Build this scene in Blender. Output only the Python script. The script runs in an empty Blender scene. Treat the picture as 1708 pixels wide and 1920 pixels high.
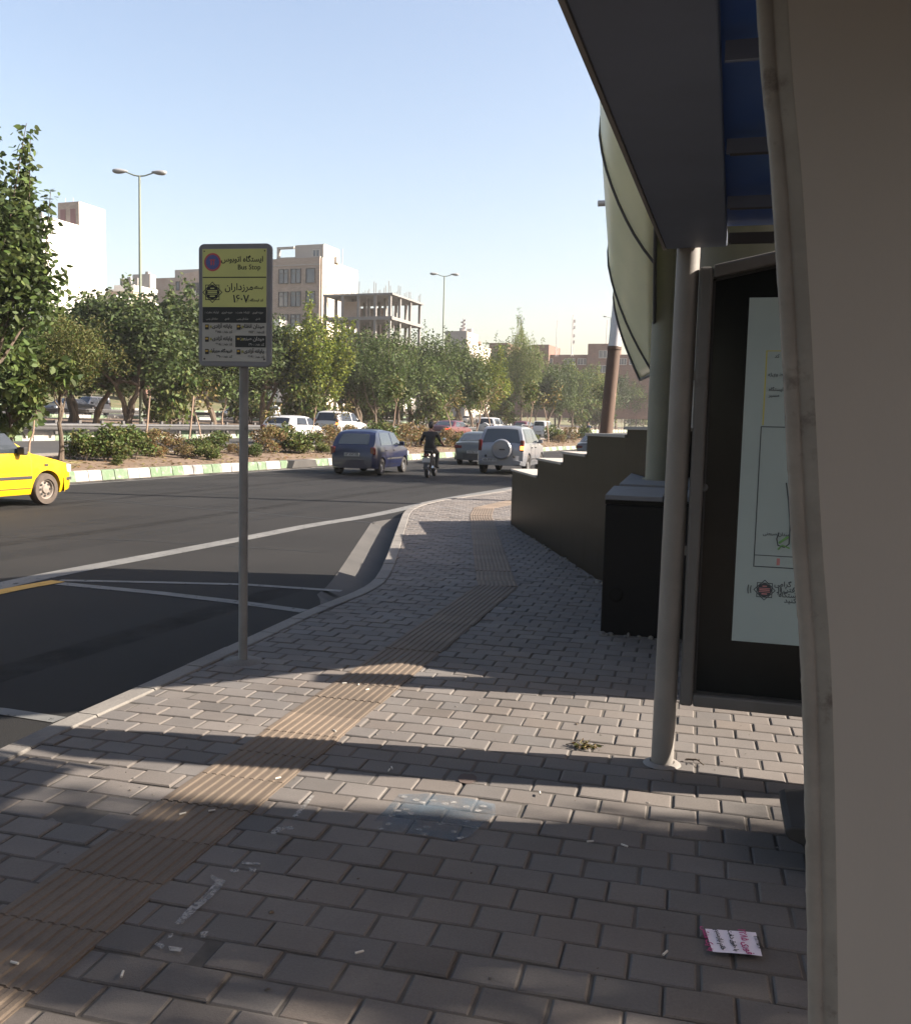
import bpy, bmesh, math, random
import numpy as np
from mathutils import Vector, Matrix
R_ = math.radians
rnd = random.Random(7)
SC = bpy.context.scene
COL = SC.collection

# ------------------------------------------------------------------ camera model
FPX, PITCH, ROLL, EYE = 1750.0, R_(5.26), R_(1.4), 1.5
SUN_EL, SUN_BACK = R_(31), R_(5.0)          # the sun stands to the side (+X), a little behind the viewer
def ray(px, py):
    dx, dy = px-854, py-960
    a = dx*math.cos(ROLL)+dy*math.sin(ROLL); b = dx*math.sin(ROLL)-dy*math.cos(ROLL)
    return Vector((a, FPX*math.cos(PITCH)+b*math.sin(PITCH), -FPX*math.sin(PITCH)+b*math.cos(PITCH)))
def at(px, py, z=0.0):                       # point of the level z seen at a pixel of the photograph
    r = ray(px, py); t = (z-EYE)/r.z
    return Vector((0, 0, EYE))+r*t
def atd(px, py, d):                          # point at distance d (along Y)
    r = ray(px, py); return Vector((0, 0, EYE))+r*(d/r.y)
UA = R_(20)
U = Vector((math.sin(UA), math.cos(UA), 0)); V = Vector((-math.cos(UA), math.sin(UA), 0))
def uv(u, v, z=0.0): return U*u+V*v+Vector((0, 0, z))
def d_of(px, v):                             # distance at which the column px meets the line v = const
    x = (px-854)/FPX
    return v/(V.x*x+V.y)
def on_v(px, v):                             # ground point at column px on the line v
    d = d_of(px, v); p = Vector(((px-854)/FPX*d, d, 0)); p.z = zg(p.dot(U), v); return p
_zt = [(-60, -.14), (17.0, -.13), (17.25, .13), (20.9, .36), (21.4, .27), (28.4, .52), (28.9, .8), (36, .95), (50, 1.3), (52, 1.3),
       (61, 1.7), (61.4, 2.0), (70, 3.6), (85, 4.6), (120, 5), (800, 9)]
def zg(u, v):
    for (a, za), (b, zb) in zip(_zt, _zt[1:]):
        if v <= b:
            z = za+(zb-za)*(v-a)/(b-a); break
    else: z = 9
    k = min(1, max(0, (v-17.2)/4))
    return z+k*.0045*max(-40, min(160, u-30))

# ------------------------------------------------------------------ mesh helpers
class G:
    def __init__(s): s.v, s.f, s.m, s.mi = [], [], [], 0
    def add(s, vs, fs):
        n = len(s.v); s.v += [tuple(p) for p in vs]; s.f += [tuple(i+n for i in f) for f in fs]; s.m += [s.mi]*len(fs); return s
    def obox(s, o, a, b, c):                 # corner o, edge vectors a b c
        o, a, b, c = map(Vector, (o, a, b, c))
        return s.add([o, o+a, o+a+b, o+b, o+c, o+a+c, o+a+b+c, o+b+c],
                     [(0, 3, 2, 1), (4, 5, 6, 7), (0, 1, 5, 4), (1, 2, 6, 5), (2, 3, 7, 6), (3, 0, 4, 7)])
    def box(s, c, d, rz=0.0):
        ca, sa = math.cos(rz), math.sin(rz); ex = Vector((ca, sa, 0)); ey = Vector((-sa, ca, 0)); ez = Vector((0, 0, 1))
        c = Vector(c); o = c-ex*d[0]/2-ey*d[1]/2-ez*d[2]/2
        return s.obox(o, ex*d[0], ey*d[1], ez*d[2])
    def tube(s, pts, rad, n=8, caps=True):
        pts = [Vector(p) for p in pts]
        if not isinstance(rad, (list, tuple)): rad = [rad]*len(pts)
        rings = []; vs = []; fs = []; ref = None
        for i, p in enumerate(pts):
            t = (pts[min(i+1, len(pts)-1)]-pts[max(i-1, 0)])
            t = t.normalized() if t.length > 1e-9 else Vector((0, 0, 1))
            if ref is None:
                ref = Vector((1, 0, 0)) if abs(t.x) < .8 else Vector((0, 1, 0))
            a = (ref-t*ref.dot(t)).normalized(); b = t.cross(a); ref = a
            for k in range(n):
                w = 2*math.pi*k/n; vs.append(p+(a*math.cos(w)+b*math.sin(w))*rad[i])
        for i in range(len(pts)-1):
            for k in range(n):
                k2 = (k+1) % n; fs.append((i*n+k, i*n+k2, (i+1)*n+k2, (i+1)*n+k))
        if caps:
            fs.append(tuple(range(n-1, -1, -1))); fs.append(tuple((len(pts)-1)*n+k for k in range(n)))
        return s.add(vs, fs)
    def lathe(s, prof, M=None, n=24, close=False):   # prof: (r, x) around the local X axis
        M = M or Matrix(); vs = []; fs = []; k = len(prof)
        for i in range(n):
            w = 2*math.pi*i/n
            for r, x in prof: vs.append(M @ Vector((x, r*math.cos(w), r*math.sin(w))))
        for i in range(n):
            j = (i+1) % n
            for q in range(k-1 if not close else k):
                q2 = (q+1) % k; fs.append((i*k+q, i*k+q2, j*k+q2, j*k+q))
        return s.add(vs, fs)
    def prism(s, poly, h):                   # poly: 3-D outline, h: extrusion vector
        n = len(poly); h = Vector(h); p = [Vector(q) for q in poly]
        return s.add(p+[q+h for q in p], [tuple(range(n-1, -1, -1)), tuple(range(n, 2*n))]+[(i, (i+1) % n, n+(i+1) % n, n+i) for i in range(n)])
    def grid(s, fn, nu, nv):
        vs = [fn(i/nu, j/nv) for i in range(nu+1) for j in range(nv+1)]
        return s.add(vs, [(i*(nv+1)+j, (i+1)*(nv+1)+j, (i+1)*(nv+1)+j+1, i*(nv+1)+j+1) for i in range(nu) for j in range(nv)])
    def ball(s, c, r, nu=12, nv=8, f=None):
        c = Vector(c); vs = []; fs = []
        for i in range(nv+1):
            t = math.pi*i/nv
            for k in range(nu):
                w = 2*math.pi*k/nu; d = Vector((math.sin(t)*math.cos(w), math.sin(t)*math.sin(w), math.cos(t)))
                q = Vector((d.x*r[0], d.y*r[1], d.z*r[2]))
                if f: q = f(d, q)
                vs.append(c+q)
        for i in range(nv):
            for k in range(nu):
                k2 = (k+1) % nu; fs.append((i*nu+k, (i+1)*nu+k, (i+1)*nu+k2, i*nu+k2))
        return s.add(vs, fs)
    def build(s, name, mat, parent=None, smooth=False, bevel=0.0, recalc=True, angle=40):
        me = bpy.data.meshes.new(name); me.from_pydata(s.v, [], s.f)
        for mm in (mat if isinstance(mat, (list, tuple)) else [mat]): me.materials.append(mm)
        me.polygons.foreach_set('material_index', s.m)
        if recalc:
            bm = bmesh.new(); bm.from_mesh(me)
            bmesh.ops.remove_doubles(bm, verts=bm.verts, dist=1e-5)
            bmesh.ops.recalc_face_normals(bm, faces=bm.faces); bm.to_mesh(me); bm.free()
        o = bpy.data.objects.new(name, me); COL.objects.link(o)
        if parent: o.parent = parent
        if bevel:
            b = o.modifiers.new('edge', 'BEVEL'); b.width = bevel; b.segments = 2; b.limit_method = 'ANGLE'; b.angle_limit = R_(35)
        if smooth:
            me.polygons.foreach_set('use_smooth', [True]*len(me.polygons))
            if smooth != 'all': me.set_sharp_from_angle(angle=R_(angle))
        me.update(); return o

def tag(o, label=None, cat=None, group=None, kind=None):
    if label: o['label'] = label
    if cat: o['category'] = cat
    if group: o['group'] = group
    if kind: o['kind'] = kind
    return o
def thing(name, label, cat, loc=(0, 0, 0), rz=0.0, group=None):
    o = bpy.data.objects.new(name, None); COL.objects.link(o); o.location = loc; o.rotation_euler = (0, 0, rz)
    o.empty_display_size = .2
    return tag(o, label, cat, group)
def dup(root, loc, rz, label, scale=1.0, group=None):
    def cp(o, par):
        c = o.copy(); COL.objects.link(c)
        if par: c.parent = par
        for k in o.children: cp(k, c)
        return c
    r = cp(root, None); r.location = loc; r.rotation_euler = (0, 0, rz)
    r.scale = (scale,)*3 if not isinstance(scale, (tuple, list)) else scale
    if label: r['label'] = label
    if group: r['group'] = group
    return r
def struct(o): o['kind'] = 'structure'; return o

# ------------------------------------------------------------------ materials
def _n(nt, t, **kw):
    n = nt.nodes.new(t)
    for k, v in kw.items(): setattr(n, k, v)
    return n
KEEP = {'shelter_soffit', 'blue_roof_panel', 'shelter_pole_paint', 'dusty_black_glass', 'beige_metal_paint', 'worn_beige_edge', 'grey_slab', 'dark_stone', 'black_stone', 'column_paint', 'pale_panel', 'sign_frame_grey', 'sign_pole_grey',
        'frosted_sheet', 'lime_edge', 'leaflet_paper', 'cigarette_paper', 'old_white_paint', 'blue_spray_paint', 'car_glass', 'dark_car_glass', 'window_glass'}
def mat(name, c1, c2=None, rough=.6, metal=0.0, scale=3.0, fine=None, bump=0.0, bscale=None, tint=False, spec=None, coat=0.0,
        stain=None, sscale=.7, samt=.5, coords='Object', stretch=(1, 1, 1), emit=None, alpha=None, trans=0.0, rvar=0.0, contrast=(.35, .65)):
    m = bpy.data.materials.new(name); m.use_nodes = True; nt = m.node_tree; L = nt.links
    p = nt.nodes['Principled BSDF']; p.inputs['Roughness'].default_value = rough; p.inputs['Metallic'].default_value = metal
    if spec is not None: p.inputs['Specular IOR Level'].default_value = spec
    if coat: p.inputs['Coat Weight'].default_value = coat; p.inputs['Coat Roughness'].default_value = .05
    kk = 1.08 if name in KEEP or name.startswith(('sign_', 'poster')) else .71
    c1 = tuple(x*kk for x in c1)+(1,); c2 = tuple(x*kk for x in c2)+(1,) if c2 else c1
    if stain: stain = tuple(x*kk for x in stain)
    tc = _n(nt, 'ShaderNodeTexCoord'); mp = _n(nt, 'ShaderNodeMapping'); mp.inputs['Scale'].default_value = stretch
    if coords == 'World':
        ge = _n(nt, 'ShaderNodeNewGeometry'); L.new(ge.outputs['Position'], mp.inputs[0])
    else: L.new(tc.outputs[coords], mp.inputs[0])
    def noise(sc, det=6, ro=.6):
        q = _n(nt, 'ShaderNodeTexNoise'); q.inputs['Scale'].default_value = sc; q.inputs['Detail'].default_value = det; q.inputs['Roughness'].default_value = ro
        L.new(mp.outputs[0], q.inputs['Vector']); return q
    def mix(fac, a, b, bt='MIX'):
        x = _n(nt, 'ShaderNodeMix', data_type='RGBA', blend_type=bt)
        for sk, val in ((0, fac), (6, a), (7, b)):
            if hasattr(val, 'is_output'): L.new(val, x.inputs[sk])
            else: x.inputs[sk].default_value = val
        return x.outputs[2]
    def ramp(o, a, b):
        r = _n(nt, 'ShaderNodeMapRange'); r.inputs[1].default_value = a; r.inputs[2].default_value = b; L.new(o, r.inputs[0]); return r.outputs[0]
    n1 = noise(scale); col = mix(ramp(n1.outputs['Fac'], *contrast), c1, c2)
    if fine:
        n2 = noise(fine[0], 3, .7); col = mix(ramp(n2.outputs['Fac'], .3, .7), col, mix(1.0, col, (fine[1],)*3+(1,), 'MULTIPLY'))
    if stain:
        n3 = noise(sscale, 8, .65); q = ramp(n3.outputs['Fac'], 1-samt, 1-samt+.12); col = mix(q, col, tuple(stain)+(1,))
    if tint:
        at_ = _n(nt, 'ShaderNodeAttribute'); at_.attribute_name = 'tint'; col = mix(1.0, col, at_.outputs['Color'], 'MULTIPLY')
    L.new(col, p.inputs['Base Color'])
    if rvar:
        L.new(ramp(n1.outputs['Fac'], .2, .8), (mr := _n(nt, 'ShaderNodeMapRange')).inputs[0]); mr.inputs[3].default_value = rough-rvar; mr.inputs[4].default_value = rough+rvar
        L.new(mr.outputs[0], p.inputs['Roughness'])
    if bump:
        nb = noise(bscale or scale*6, 4, .6); b = _n(nt, 'ShaderNodeBump'); b.inputs['Strength'].default_value = 1.0; b.inputs['Distance'].default_value = bump
        L.new(nb.outputs['Fac'], b.inputs['Height']); L.new(b.outputs[0], p.inputs['Normal'])
    if emit: p.inputs['Emission Color'].default_value = tuple(emit[:3])+(1,); p.inputs['Emission Strength'].default_value = emit[3]
    out = nt.nodes['Material Output']
    if trans:
        tr = _n(nt, 'ShaderNodeBsdfTranslucent'); mx = _n(nt, 'ShaderNodeMixShader'); mx.inputs[0].default_value = trans
        L.new(col, tr.inputs[0]); L.new(p.outputs[0], mx.inputs[1]); L.new(tr.outputs[0], mx.inputs[2]); L.new(mx.outputs[0], out.inputs[0])
    if alpha:                                # worn paint: gaps where the coat is gone
        na = noise(alpha[0], 8, .7); sf = alpha[2] if len(alpha) > 2 else .06; fa = ramp(na.outputs['Fac'], alpha[1]-sf, alpha[1]+sf)
        if len(alpha) > 3:
            mm = _n(nt, 'ShaderNodeMath', operation='MULTIPLY'); mm.inputs[1].default_value = alpha[3]; L.new(fa, mm.inputs[0]); fa = mm.outputs[0]
        ts = _n(nt, 'ShaderNodeBsdfTransparent'); mx = _n(nt, 'ShaderNodeMixShader'); L.new(fa, mx.inputs[0])
        L.new(ts.outputs[0], mx.inputs[1]); L.new(p.outputs[0], mx.inputs[2]); L.new(mx.outputs[0], out.inputs[0])
    return m
def brickmat(name, c1, c2, mort, bw=.22, bh=.07, rough=.85, stain=None):
    m = mat(name, c1, c2, rough, scale=.6, stain=stain, sscale=.25, samt=.42); nt = m.node_tree; L = nt.links
    p = nt.nodes['Principled BSDF']; old = p.inputs['Base Color'].links[0].from_socket
    tc = _n(nt, 'ShaderNodeTexCoord'); br = _n(nt, 'ShaderNodeTexBrick'); sx = _n(nt, 'ShaderNodeSeparateXYZ'); cb = _n(nt, 'ShaderNodeCombineXYZ')
    L.new(tc.outputs['Object'], sx.inputs[0]); ad = _n(nt, 'ShaderNodeMath', operation='ADD')
    L.new(sx.outputs[0], ad.inputs[0]); L.new(sx.outputs[1], ad.inputs[1]); L.new(ad.outputs[0], cb.inputs[0]); L.new(sx.outputs[2], cb.inputs[1])
    L.new(cb.outputs[0], br.inputs[0]); br.inputs['Scale'].default_value = 1; br.inputs['Brick Width'].default_value = bw; br.inputs['Row Height'].default_value = bh
    br.inputs['Mortar Size'].default_value = bh*.12; br.inputs['Color1'].default_value = (1, 1, 1, 1); br.inputs['Color2'].default_value = (.78, .78, .78, 1); br.inputs['Mortar'].default_value = tuple(mort)+(1,)
    x = _n(nt, 'ShaderNodeMix', data_type='RGBA', blend_type='MULTIPLY'); x.inputs[0].default_value = 1; L.new(old, x.inputs[6]); L.new(br.outputs[0], x.inputs[7]); L.new(x.outputs[2], p.inputs['Base Color'])
    return m
M = {}
M['road_wear'] = mat('road_wear', (0.0291, 0.0281, 0.027), (0.0187, 0.0187, 0.0187), .8, scale=2, coords='World', alpha=(.5, .6, .2, .5), fine=(60, .7))
M['oil'] = mat('oil_drip', (.007, .007, .007), (.012, .012, .012), .95, scale=4, coords='World', alpha=(3.5, .54, .2, .32), spec=.05)
M['dust'] = mat('gutter_dust', (.16, .135, .11), (.12, .1, .085), .95, scale=2, coords='World', alpha=(1.6, .5), fine=(50, .7))
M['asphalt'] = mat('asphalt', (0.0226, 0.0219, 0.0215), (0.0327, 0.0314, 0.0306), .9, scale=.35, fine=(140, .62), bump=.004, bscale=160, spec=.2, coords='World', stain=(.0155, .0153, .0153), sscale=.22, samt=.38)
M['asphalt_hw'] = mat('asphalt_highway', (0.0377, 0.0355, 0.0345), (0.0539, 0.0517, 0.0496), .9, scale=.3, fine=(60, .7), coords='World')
M['paver'] = mat('paver', (0.182, 0.163, 0.15), (0.142, 0.125, 0.115), .88, scale=1.6, fine=(120, .8), bump=.0012, bscale=220, tint=True, coords='World', stain=(.14, .125, .11), sscale=3.2, samt=.4)
M['joint'] = mat('joint_sand', (0.117, 0.104, 0.09), (0.0675, 0.0594, 0.0522), .95, scale=7, coords='World')
M['tactile'] = mat('tactile_tile', (0.187, 0.143, 0.106), (0.146, 0.112, 0.083), .85, scale=2.5, fine=(90, .8), bump=.001, bscale=150, tint=True, coords='World', stain=(.13, .105, .085), sscale=3, samt=.4)
M['kerbstone'] = mat('kerb_concrete', (0.245, 0.228, 0.207), (0.177, 0.163, 0.15), .9, scale=2, fine=(80, .75), bump=.002, bscale=90, coords='World', stain=(.15, .135, .125), sscale=2.2, samt=.42)
M['gutter'] = mat('gutter_concrete', (0.0874, 0.0825, 0.0775), (0.0645, 0.0615, 0.058), .9, scale=1.4, fine=(80, .75), bump=.002, bscale=90, coords='World')  # tone darkened to stand in for the shade along the bay kerb
M['white_line'] = mat('white_road_paint', (0.174, 0.174, 0.167), (0.125, 0.125, 0.121), .8, scale=3, coords='World', alpha=(14, .36))
M['yellow_line'] = mat('yellow_road_paint', (.62, .36, .06), (.5, .3, .06), .8, scale=3, coords='World', alpha=(14, .36))
M['tar'] = mat('tar_seam', (0.0063, 0.0063, 0.0063), (0.0105, 0.0105, 0.0105), .7, coords='World', alpha=(2.5, .3))
M['kerb_white'] = mat('kerb_white_paint', (0.477, 0.459, 0.429), (0.358, 0.34, 0.31), .8, scale=3, fine=(30, .8), stain=(.4, .37, .33), sscale=6, samt=.47, coords='World')
M['kerb_green'] = mat('kerb_green_paint', (0.128, 0.207, 0.109), (0.173, 0.23, 0.156), .8, scale=3, fine=(30, .8), stain=(.33, .34, .28), sscale=6, samt=.46, coords='World')
M['soil'] = mat('dry_soil', (0.252, 0.174, 0.114), (0.18, 0.12, 0.078), .95, scale=1.2, fine=(25, .6), bump=.03, bscale=9, coords='World', stain=(.3, .25, .1), sscale=.8, samt=.4)
M['grassy'] = mat('grassy_slope', (.09, .12, .04), (.2, .16, .08), .95, scale=.5, fine=(12, .6), bump=.05, bscale=6, coords='World')
M['steel'] = mat('galvanised_steel', (0.134, 0.134, 0.134), (0.107, 0.107, 0.11), .5, .55, scale=4, coords='World')
M['post'] = mat('dark_post', (.08, .08, .085), (.13, .12, .11), .7, scale=5)
M['bark'] = mat('bark', (0.078, 0.06, 0.045), (0.144, 0.108, 0.078), .95, scale=7, bump=.02, bscale=18, stretch=(1, 1, .25))
M['bark_pale'] = mat('pale_bark', (0.375, 0.27, 0.195), (0.27, 0.195, 0.143), .9, scale=7, bump=.01, bscale=18, stretch=(1, 1, .25))
def leafmat(n, a, b, tr=.3, rough=.6): return mat(n, a, b, rough, scale=.9, tint=True, trans=tr, coords='World', spec=.22)
M['leaf_dark'] = leafmat('leaf_dark', (0.0447, 0.0712, 0.0251), (0.076, 0.104, 0.0402))
M['leaf_mulberry'] = leafmat('leaf_mulberry', (0.0492, 0.0773, 0.0268), (0.0804, 0.114, 0.0378))
M['leaf_olive'] = leafmat('leaf_olive', (0.093, 0.1, 0.0315), (0.131, 0.128, 0.045), .32)
M['leaf_lime'] = leafmat('leaf_lime', (0.139, 0.185, 0.0236), (0.2, 0.229, 0.0394), .36)
M['leaf_willow'] = leafmat('leaf_willow', (0.139, 0.185, 0.0551), (0.19, 0.235, 0.0788), .36)
M['leaf_green'] = leafmat('leaf_green', (0.0625, 0.109, 0.0251), (0.107, 0.149, 0.0419))
M['leaf_red'] = leafmat('leaf_rust', (.17, .085, .05), (.22, .15, .07))
M['leaf_dry'] = leafmat('leaf_dry', (.28, .2, .09), (.22, .2, .08))
# ------------------------------------------------------------------ ground, roads, pavement
def strip(name, mt, us, vs, zf=zg, dz=0.0):
    g = G(); nu, nv = len(us), len(vs)
    g.add([uv(u, v, zf(u, v)+dz) for u in us for v in vs], [(i*nv+j, (i+1)*nv+j, (i+1)*nv+j+1, i*nv+j+1) for i in range(nu-1) for j in range(nv-1)])
    return struct(g.build(name, mt, smooth=True, angle=25))
UL = [-60, -40, -20, -10]+list(range(0, 200, 10))+[220, 260, 320, 420, 600, 1200]
KERB = [at(*p) for p in [(-420, 1625), (-200, 1500), (0, 1405), (108, 1352), (262, 1286), (445, 1204), (571, 1146), (623, 1127), (672, 1107), (698, 1090), (712, 1070), (724, 1043), (738, 1005), (749, 977), (754, 963),
                             (764, 953), (796, 942), (840, 934.5), (886, 929), (961, 917)]]
KERB = [KERB[0]-Vector((.6, 2.3, 0))*1.6]+KERB+[KERB[-1]+(U*18)]
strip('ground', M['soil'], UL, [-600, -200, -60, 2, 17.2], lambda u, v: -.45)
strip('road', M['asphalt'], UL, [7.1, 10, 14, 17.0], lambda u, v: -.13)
strip('median_bed', M['soil'], UL, [17.22, 18, 19, 20, 20.9, 21.2])
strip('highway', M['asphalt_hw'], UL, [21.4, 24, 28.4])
strip('verge', M['soil'], UL, [28.75, 31, 36, 42, 50, 52])
strip('far_road', M['asphalt_hw'], UL, [52, 56, 61])
strip('slope', M['grassy'], UL, [61.3, 64, 70, 78, 85, 100, 120, 300, 800])

def smooth_line(pts, it=2):
    for _ in range(it):
        q = [pts[0]]
        for a, b in zip(pts, pts[1:]): q += [a*.75+b*.25, a*.25+b*.75]
        pts = q+[pts[-1]]
    return pts
KL = smooth_line(KERB, 2)
def offs(pts, d):                              # to the right of the walking direction for d > 0
    out = []
    for i, p in enumerate(pts):
        t = (pts[min(i+1, len(pts)-1)]-pts[max(i-1, 0)]); t.z = 0; t.normalize(); out.append(p+Vector((t.y, -t.x, 0))*d)
    return out
def ribbon(name, pts, d0, d1, z, mt, kind=True):
    a, b = offs(pts, d0), offs(pts, d1); g = G(); n = len(pts)
    g.add([Vector((p.x, p.y, z)) for p in a]+[Vector((p.x, p.y, z)) for p in b], [(i, i+1, n+i+1, n+i) for i in range(n-1)])
    o = g.build(name, mt)
    return struct(o) if kind else o
# kerb along the pavement: stones of about 0.5 m with fine gaps
g = G(); acc = 0.0; seg = []; prof = lambda p, q: None
def walk(pts, step):
    out = [pts[0]]; rest = step
    for a, b in zip(pts, pts[1:]):
        L = (b-a).length; t = 0
        while L-t > rest: t += rest; out.append(a+(b-a)*(t/L)); rest = step
        rest -= L-t
    return out+[pts[-1]]
KW = walk(KL, .25); KI = offs(KW, .13); n = len(KW)
for i in range(0, n-2, 2):
    js = [i, i+1, i+2]; dz = rnd.uniform(-.002, .003); ring = []
    for j in js:
        o, q = KW[j], KI[j]; t = (KW[min(j+1, n-1)]-KW[max(j-1, 0)]).normalized(); e = t*(.004 if j == i else (-.004 if j == i+2 else 0))
        w = (q-o).normalized()
        ring.append([o+e-w*.012+Vector((0, 0, -.32)), o+e+Vector((0, 0, -.012+dz)), o+e+w*.014+Vector((0, 0, .008+dz)), q+e-w*.008+Vector((0, 0, .008+dz)), q+e+Vector((0, 0, .001+dz)), q+e+Vector((0, 0, -.32))])
    g.add([p for r in ring for p in r], [(a*6+k, (a+1)*6+k, (a+1)*6+k+1, a*6+k+1) for a in range(2) for k in range(5)]+[tuple(range(6)), tuple(range(12, 18))])
struct(g.build('kerb', M['kerbstone']))
# concrete gutter strip in the bay
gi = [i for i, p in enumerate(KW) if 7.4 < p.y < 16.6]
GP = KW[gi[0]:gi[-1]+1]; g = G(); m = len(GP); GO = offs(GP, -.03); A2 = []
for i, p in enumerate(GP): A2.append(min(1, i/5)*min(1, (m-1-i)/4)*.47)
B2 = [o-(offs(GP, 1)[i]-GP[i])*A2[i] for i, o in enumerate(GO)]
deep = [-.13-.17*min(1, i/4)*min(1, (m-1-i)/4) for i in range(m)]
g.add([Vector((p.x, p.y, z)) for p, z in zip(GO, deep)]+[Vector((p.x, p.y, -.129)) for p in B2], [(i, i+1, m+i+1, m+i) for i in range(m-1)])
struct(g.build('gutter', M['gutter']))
g = G(); out = []                                # asphalt of the bay, between the edge line and the kerb or gutter
for i, p in enumerate(KW):
    q = B2[i-gi[0]] if gi[0] <= i <= gi[-1] else offs(KW, .03)[i]
    uu, vv = q.dot(U), q.dot(V); out += [Vector((q.x, q.y, -.13)), uv(uu, 7.1, -.13)] if vv < 7.08 else []
n2 = len(out)//2; first_u = out[1].dot(U)
g.add(out, [(2*i, 2*i+1, 2*i+3, 2*i+2) for i in range(n2-1)])
g.add([uv(-60, -3, -.13), uv(-60, 7.1, -.13), uv(first_u, 7.1, -.13), uv(first_u, 1.0, -.13)], [(0, 1, 2, 3)])
struct(g.build('road', M['asphalt']))
# white and yellow paint, tar seam
mk = lambda px, z=-.126: [at(x, y, z) for x, y in px]
ribbon('road_marking', smooth_line(mk([(-260, 1160), (0, 1098), (117, 1073), (281, 1043), (445, 1012), (585, 984), (679, 970), (752, 955), (830, 936), (965, 914)])), -.14, .14, -.126, M['white_line'])
ribbon('road_marking', smooth_line(mk([(-160, 1150), (0, 1110), (112, 1090)])), -.11, .07, -.124, M['yellow_line'])
ribbon('road_marking', mk([(112, 1094), (300, 1112), (445, 1129), (571, 1146)]), -.07, .07, -.1255, M['white_line'])
ribbon('road_marking', mk([(112, 1088), (300, 1092), (460, 1096), (640, 1108)]), -.05, .05, -.1255, M['white_line'])
ribbon('road_marking', mk([(-200, 1318), (0, 1333), (112, 1350)]), -.05, .05, -.1255, M['white_line'])
ribbon('road_seam', smooth_line(mk([(90, 932), (230, 941), (400, 955), (520, 965), (640, 975), (705, 980)])), -.035, .035, -.1275, M['tar'])
ribbon('road_seam', mk([(-40, 1005), (240, 1012), (420, 1023), (600, 1035)]), -.015, .015, -.1275, M['tar'])
ribbon('road_marking', [uv(u, 16.35, 0) for u in (-30, 0, 30, 60, 120, 200)], -.06, .06, -.126, M['white_line'])
r_ = random.Random(31)
for v0 in (8.6, 10.3, 12.0, 13.7, 15.2):         # tyre-polished tracks and oil along the lanes
    ribbon('road_wear', [uv(u, v0+.1*math.sin(u*.13+v0), 0) for u in range(-20, 140, 4)], -.28, .28, -.1284, M['road_wear'])
for v0 in (9.4, 12.9, 4.6): ribbon('road_oil', [uv(u, v0+.05*math.sin(u*.4), 0) for u in range(-6 if v0 > 5 else -2, 90 if v0 > 5 else 9, 1)], -.16, .16, -.1278, M['oil'])
ribbon('gutter_dust', [uv(u, 16.75, 0) for u in range(-20, 140, 3)], -.25, .28, -.1282, M['dust'])
g = G()
for k in range(-2, 22):
    u0 = k*9.0; ring = []
    for u in (u0, u0+3.0): ring += [uv(u, 24.85, zg(u, 24.85)+.004), uv(u, 24.98, zg(u, 24.98)+.004)]
    g.add(ring, [(0, 2, 3, 1)])
struct(g.build('road_marking', M['white_line']))
for v in (21.7, 28.1):
    g = G(); us = list(range(-30, 200, 5))
    g.add([uv(u, v+s, zg(u, v+s)+.004) for u in us for s in (-.06, .06)], [(i*2, i*2+2, i*2+3, i*2+1) for i in range(len(us)-1)])
    struct(g.build('road_marking', M['white_line']))

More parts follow.
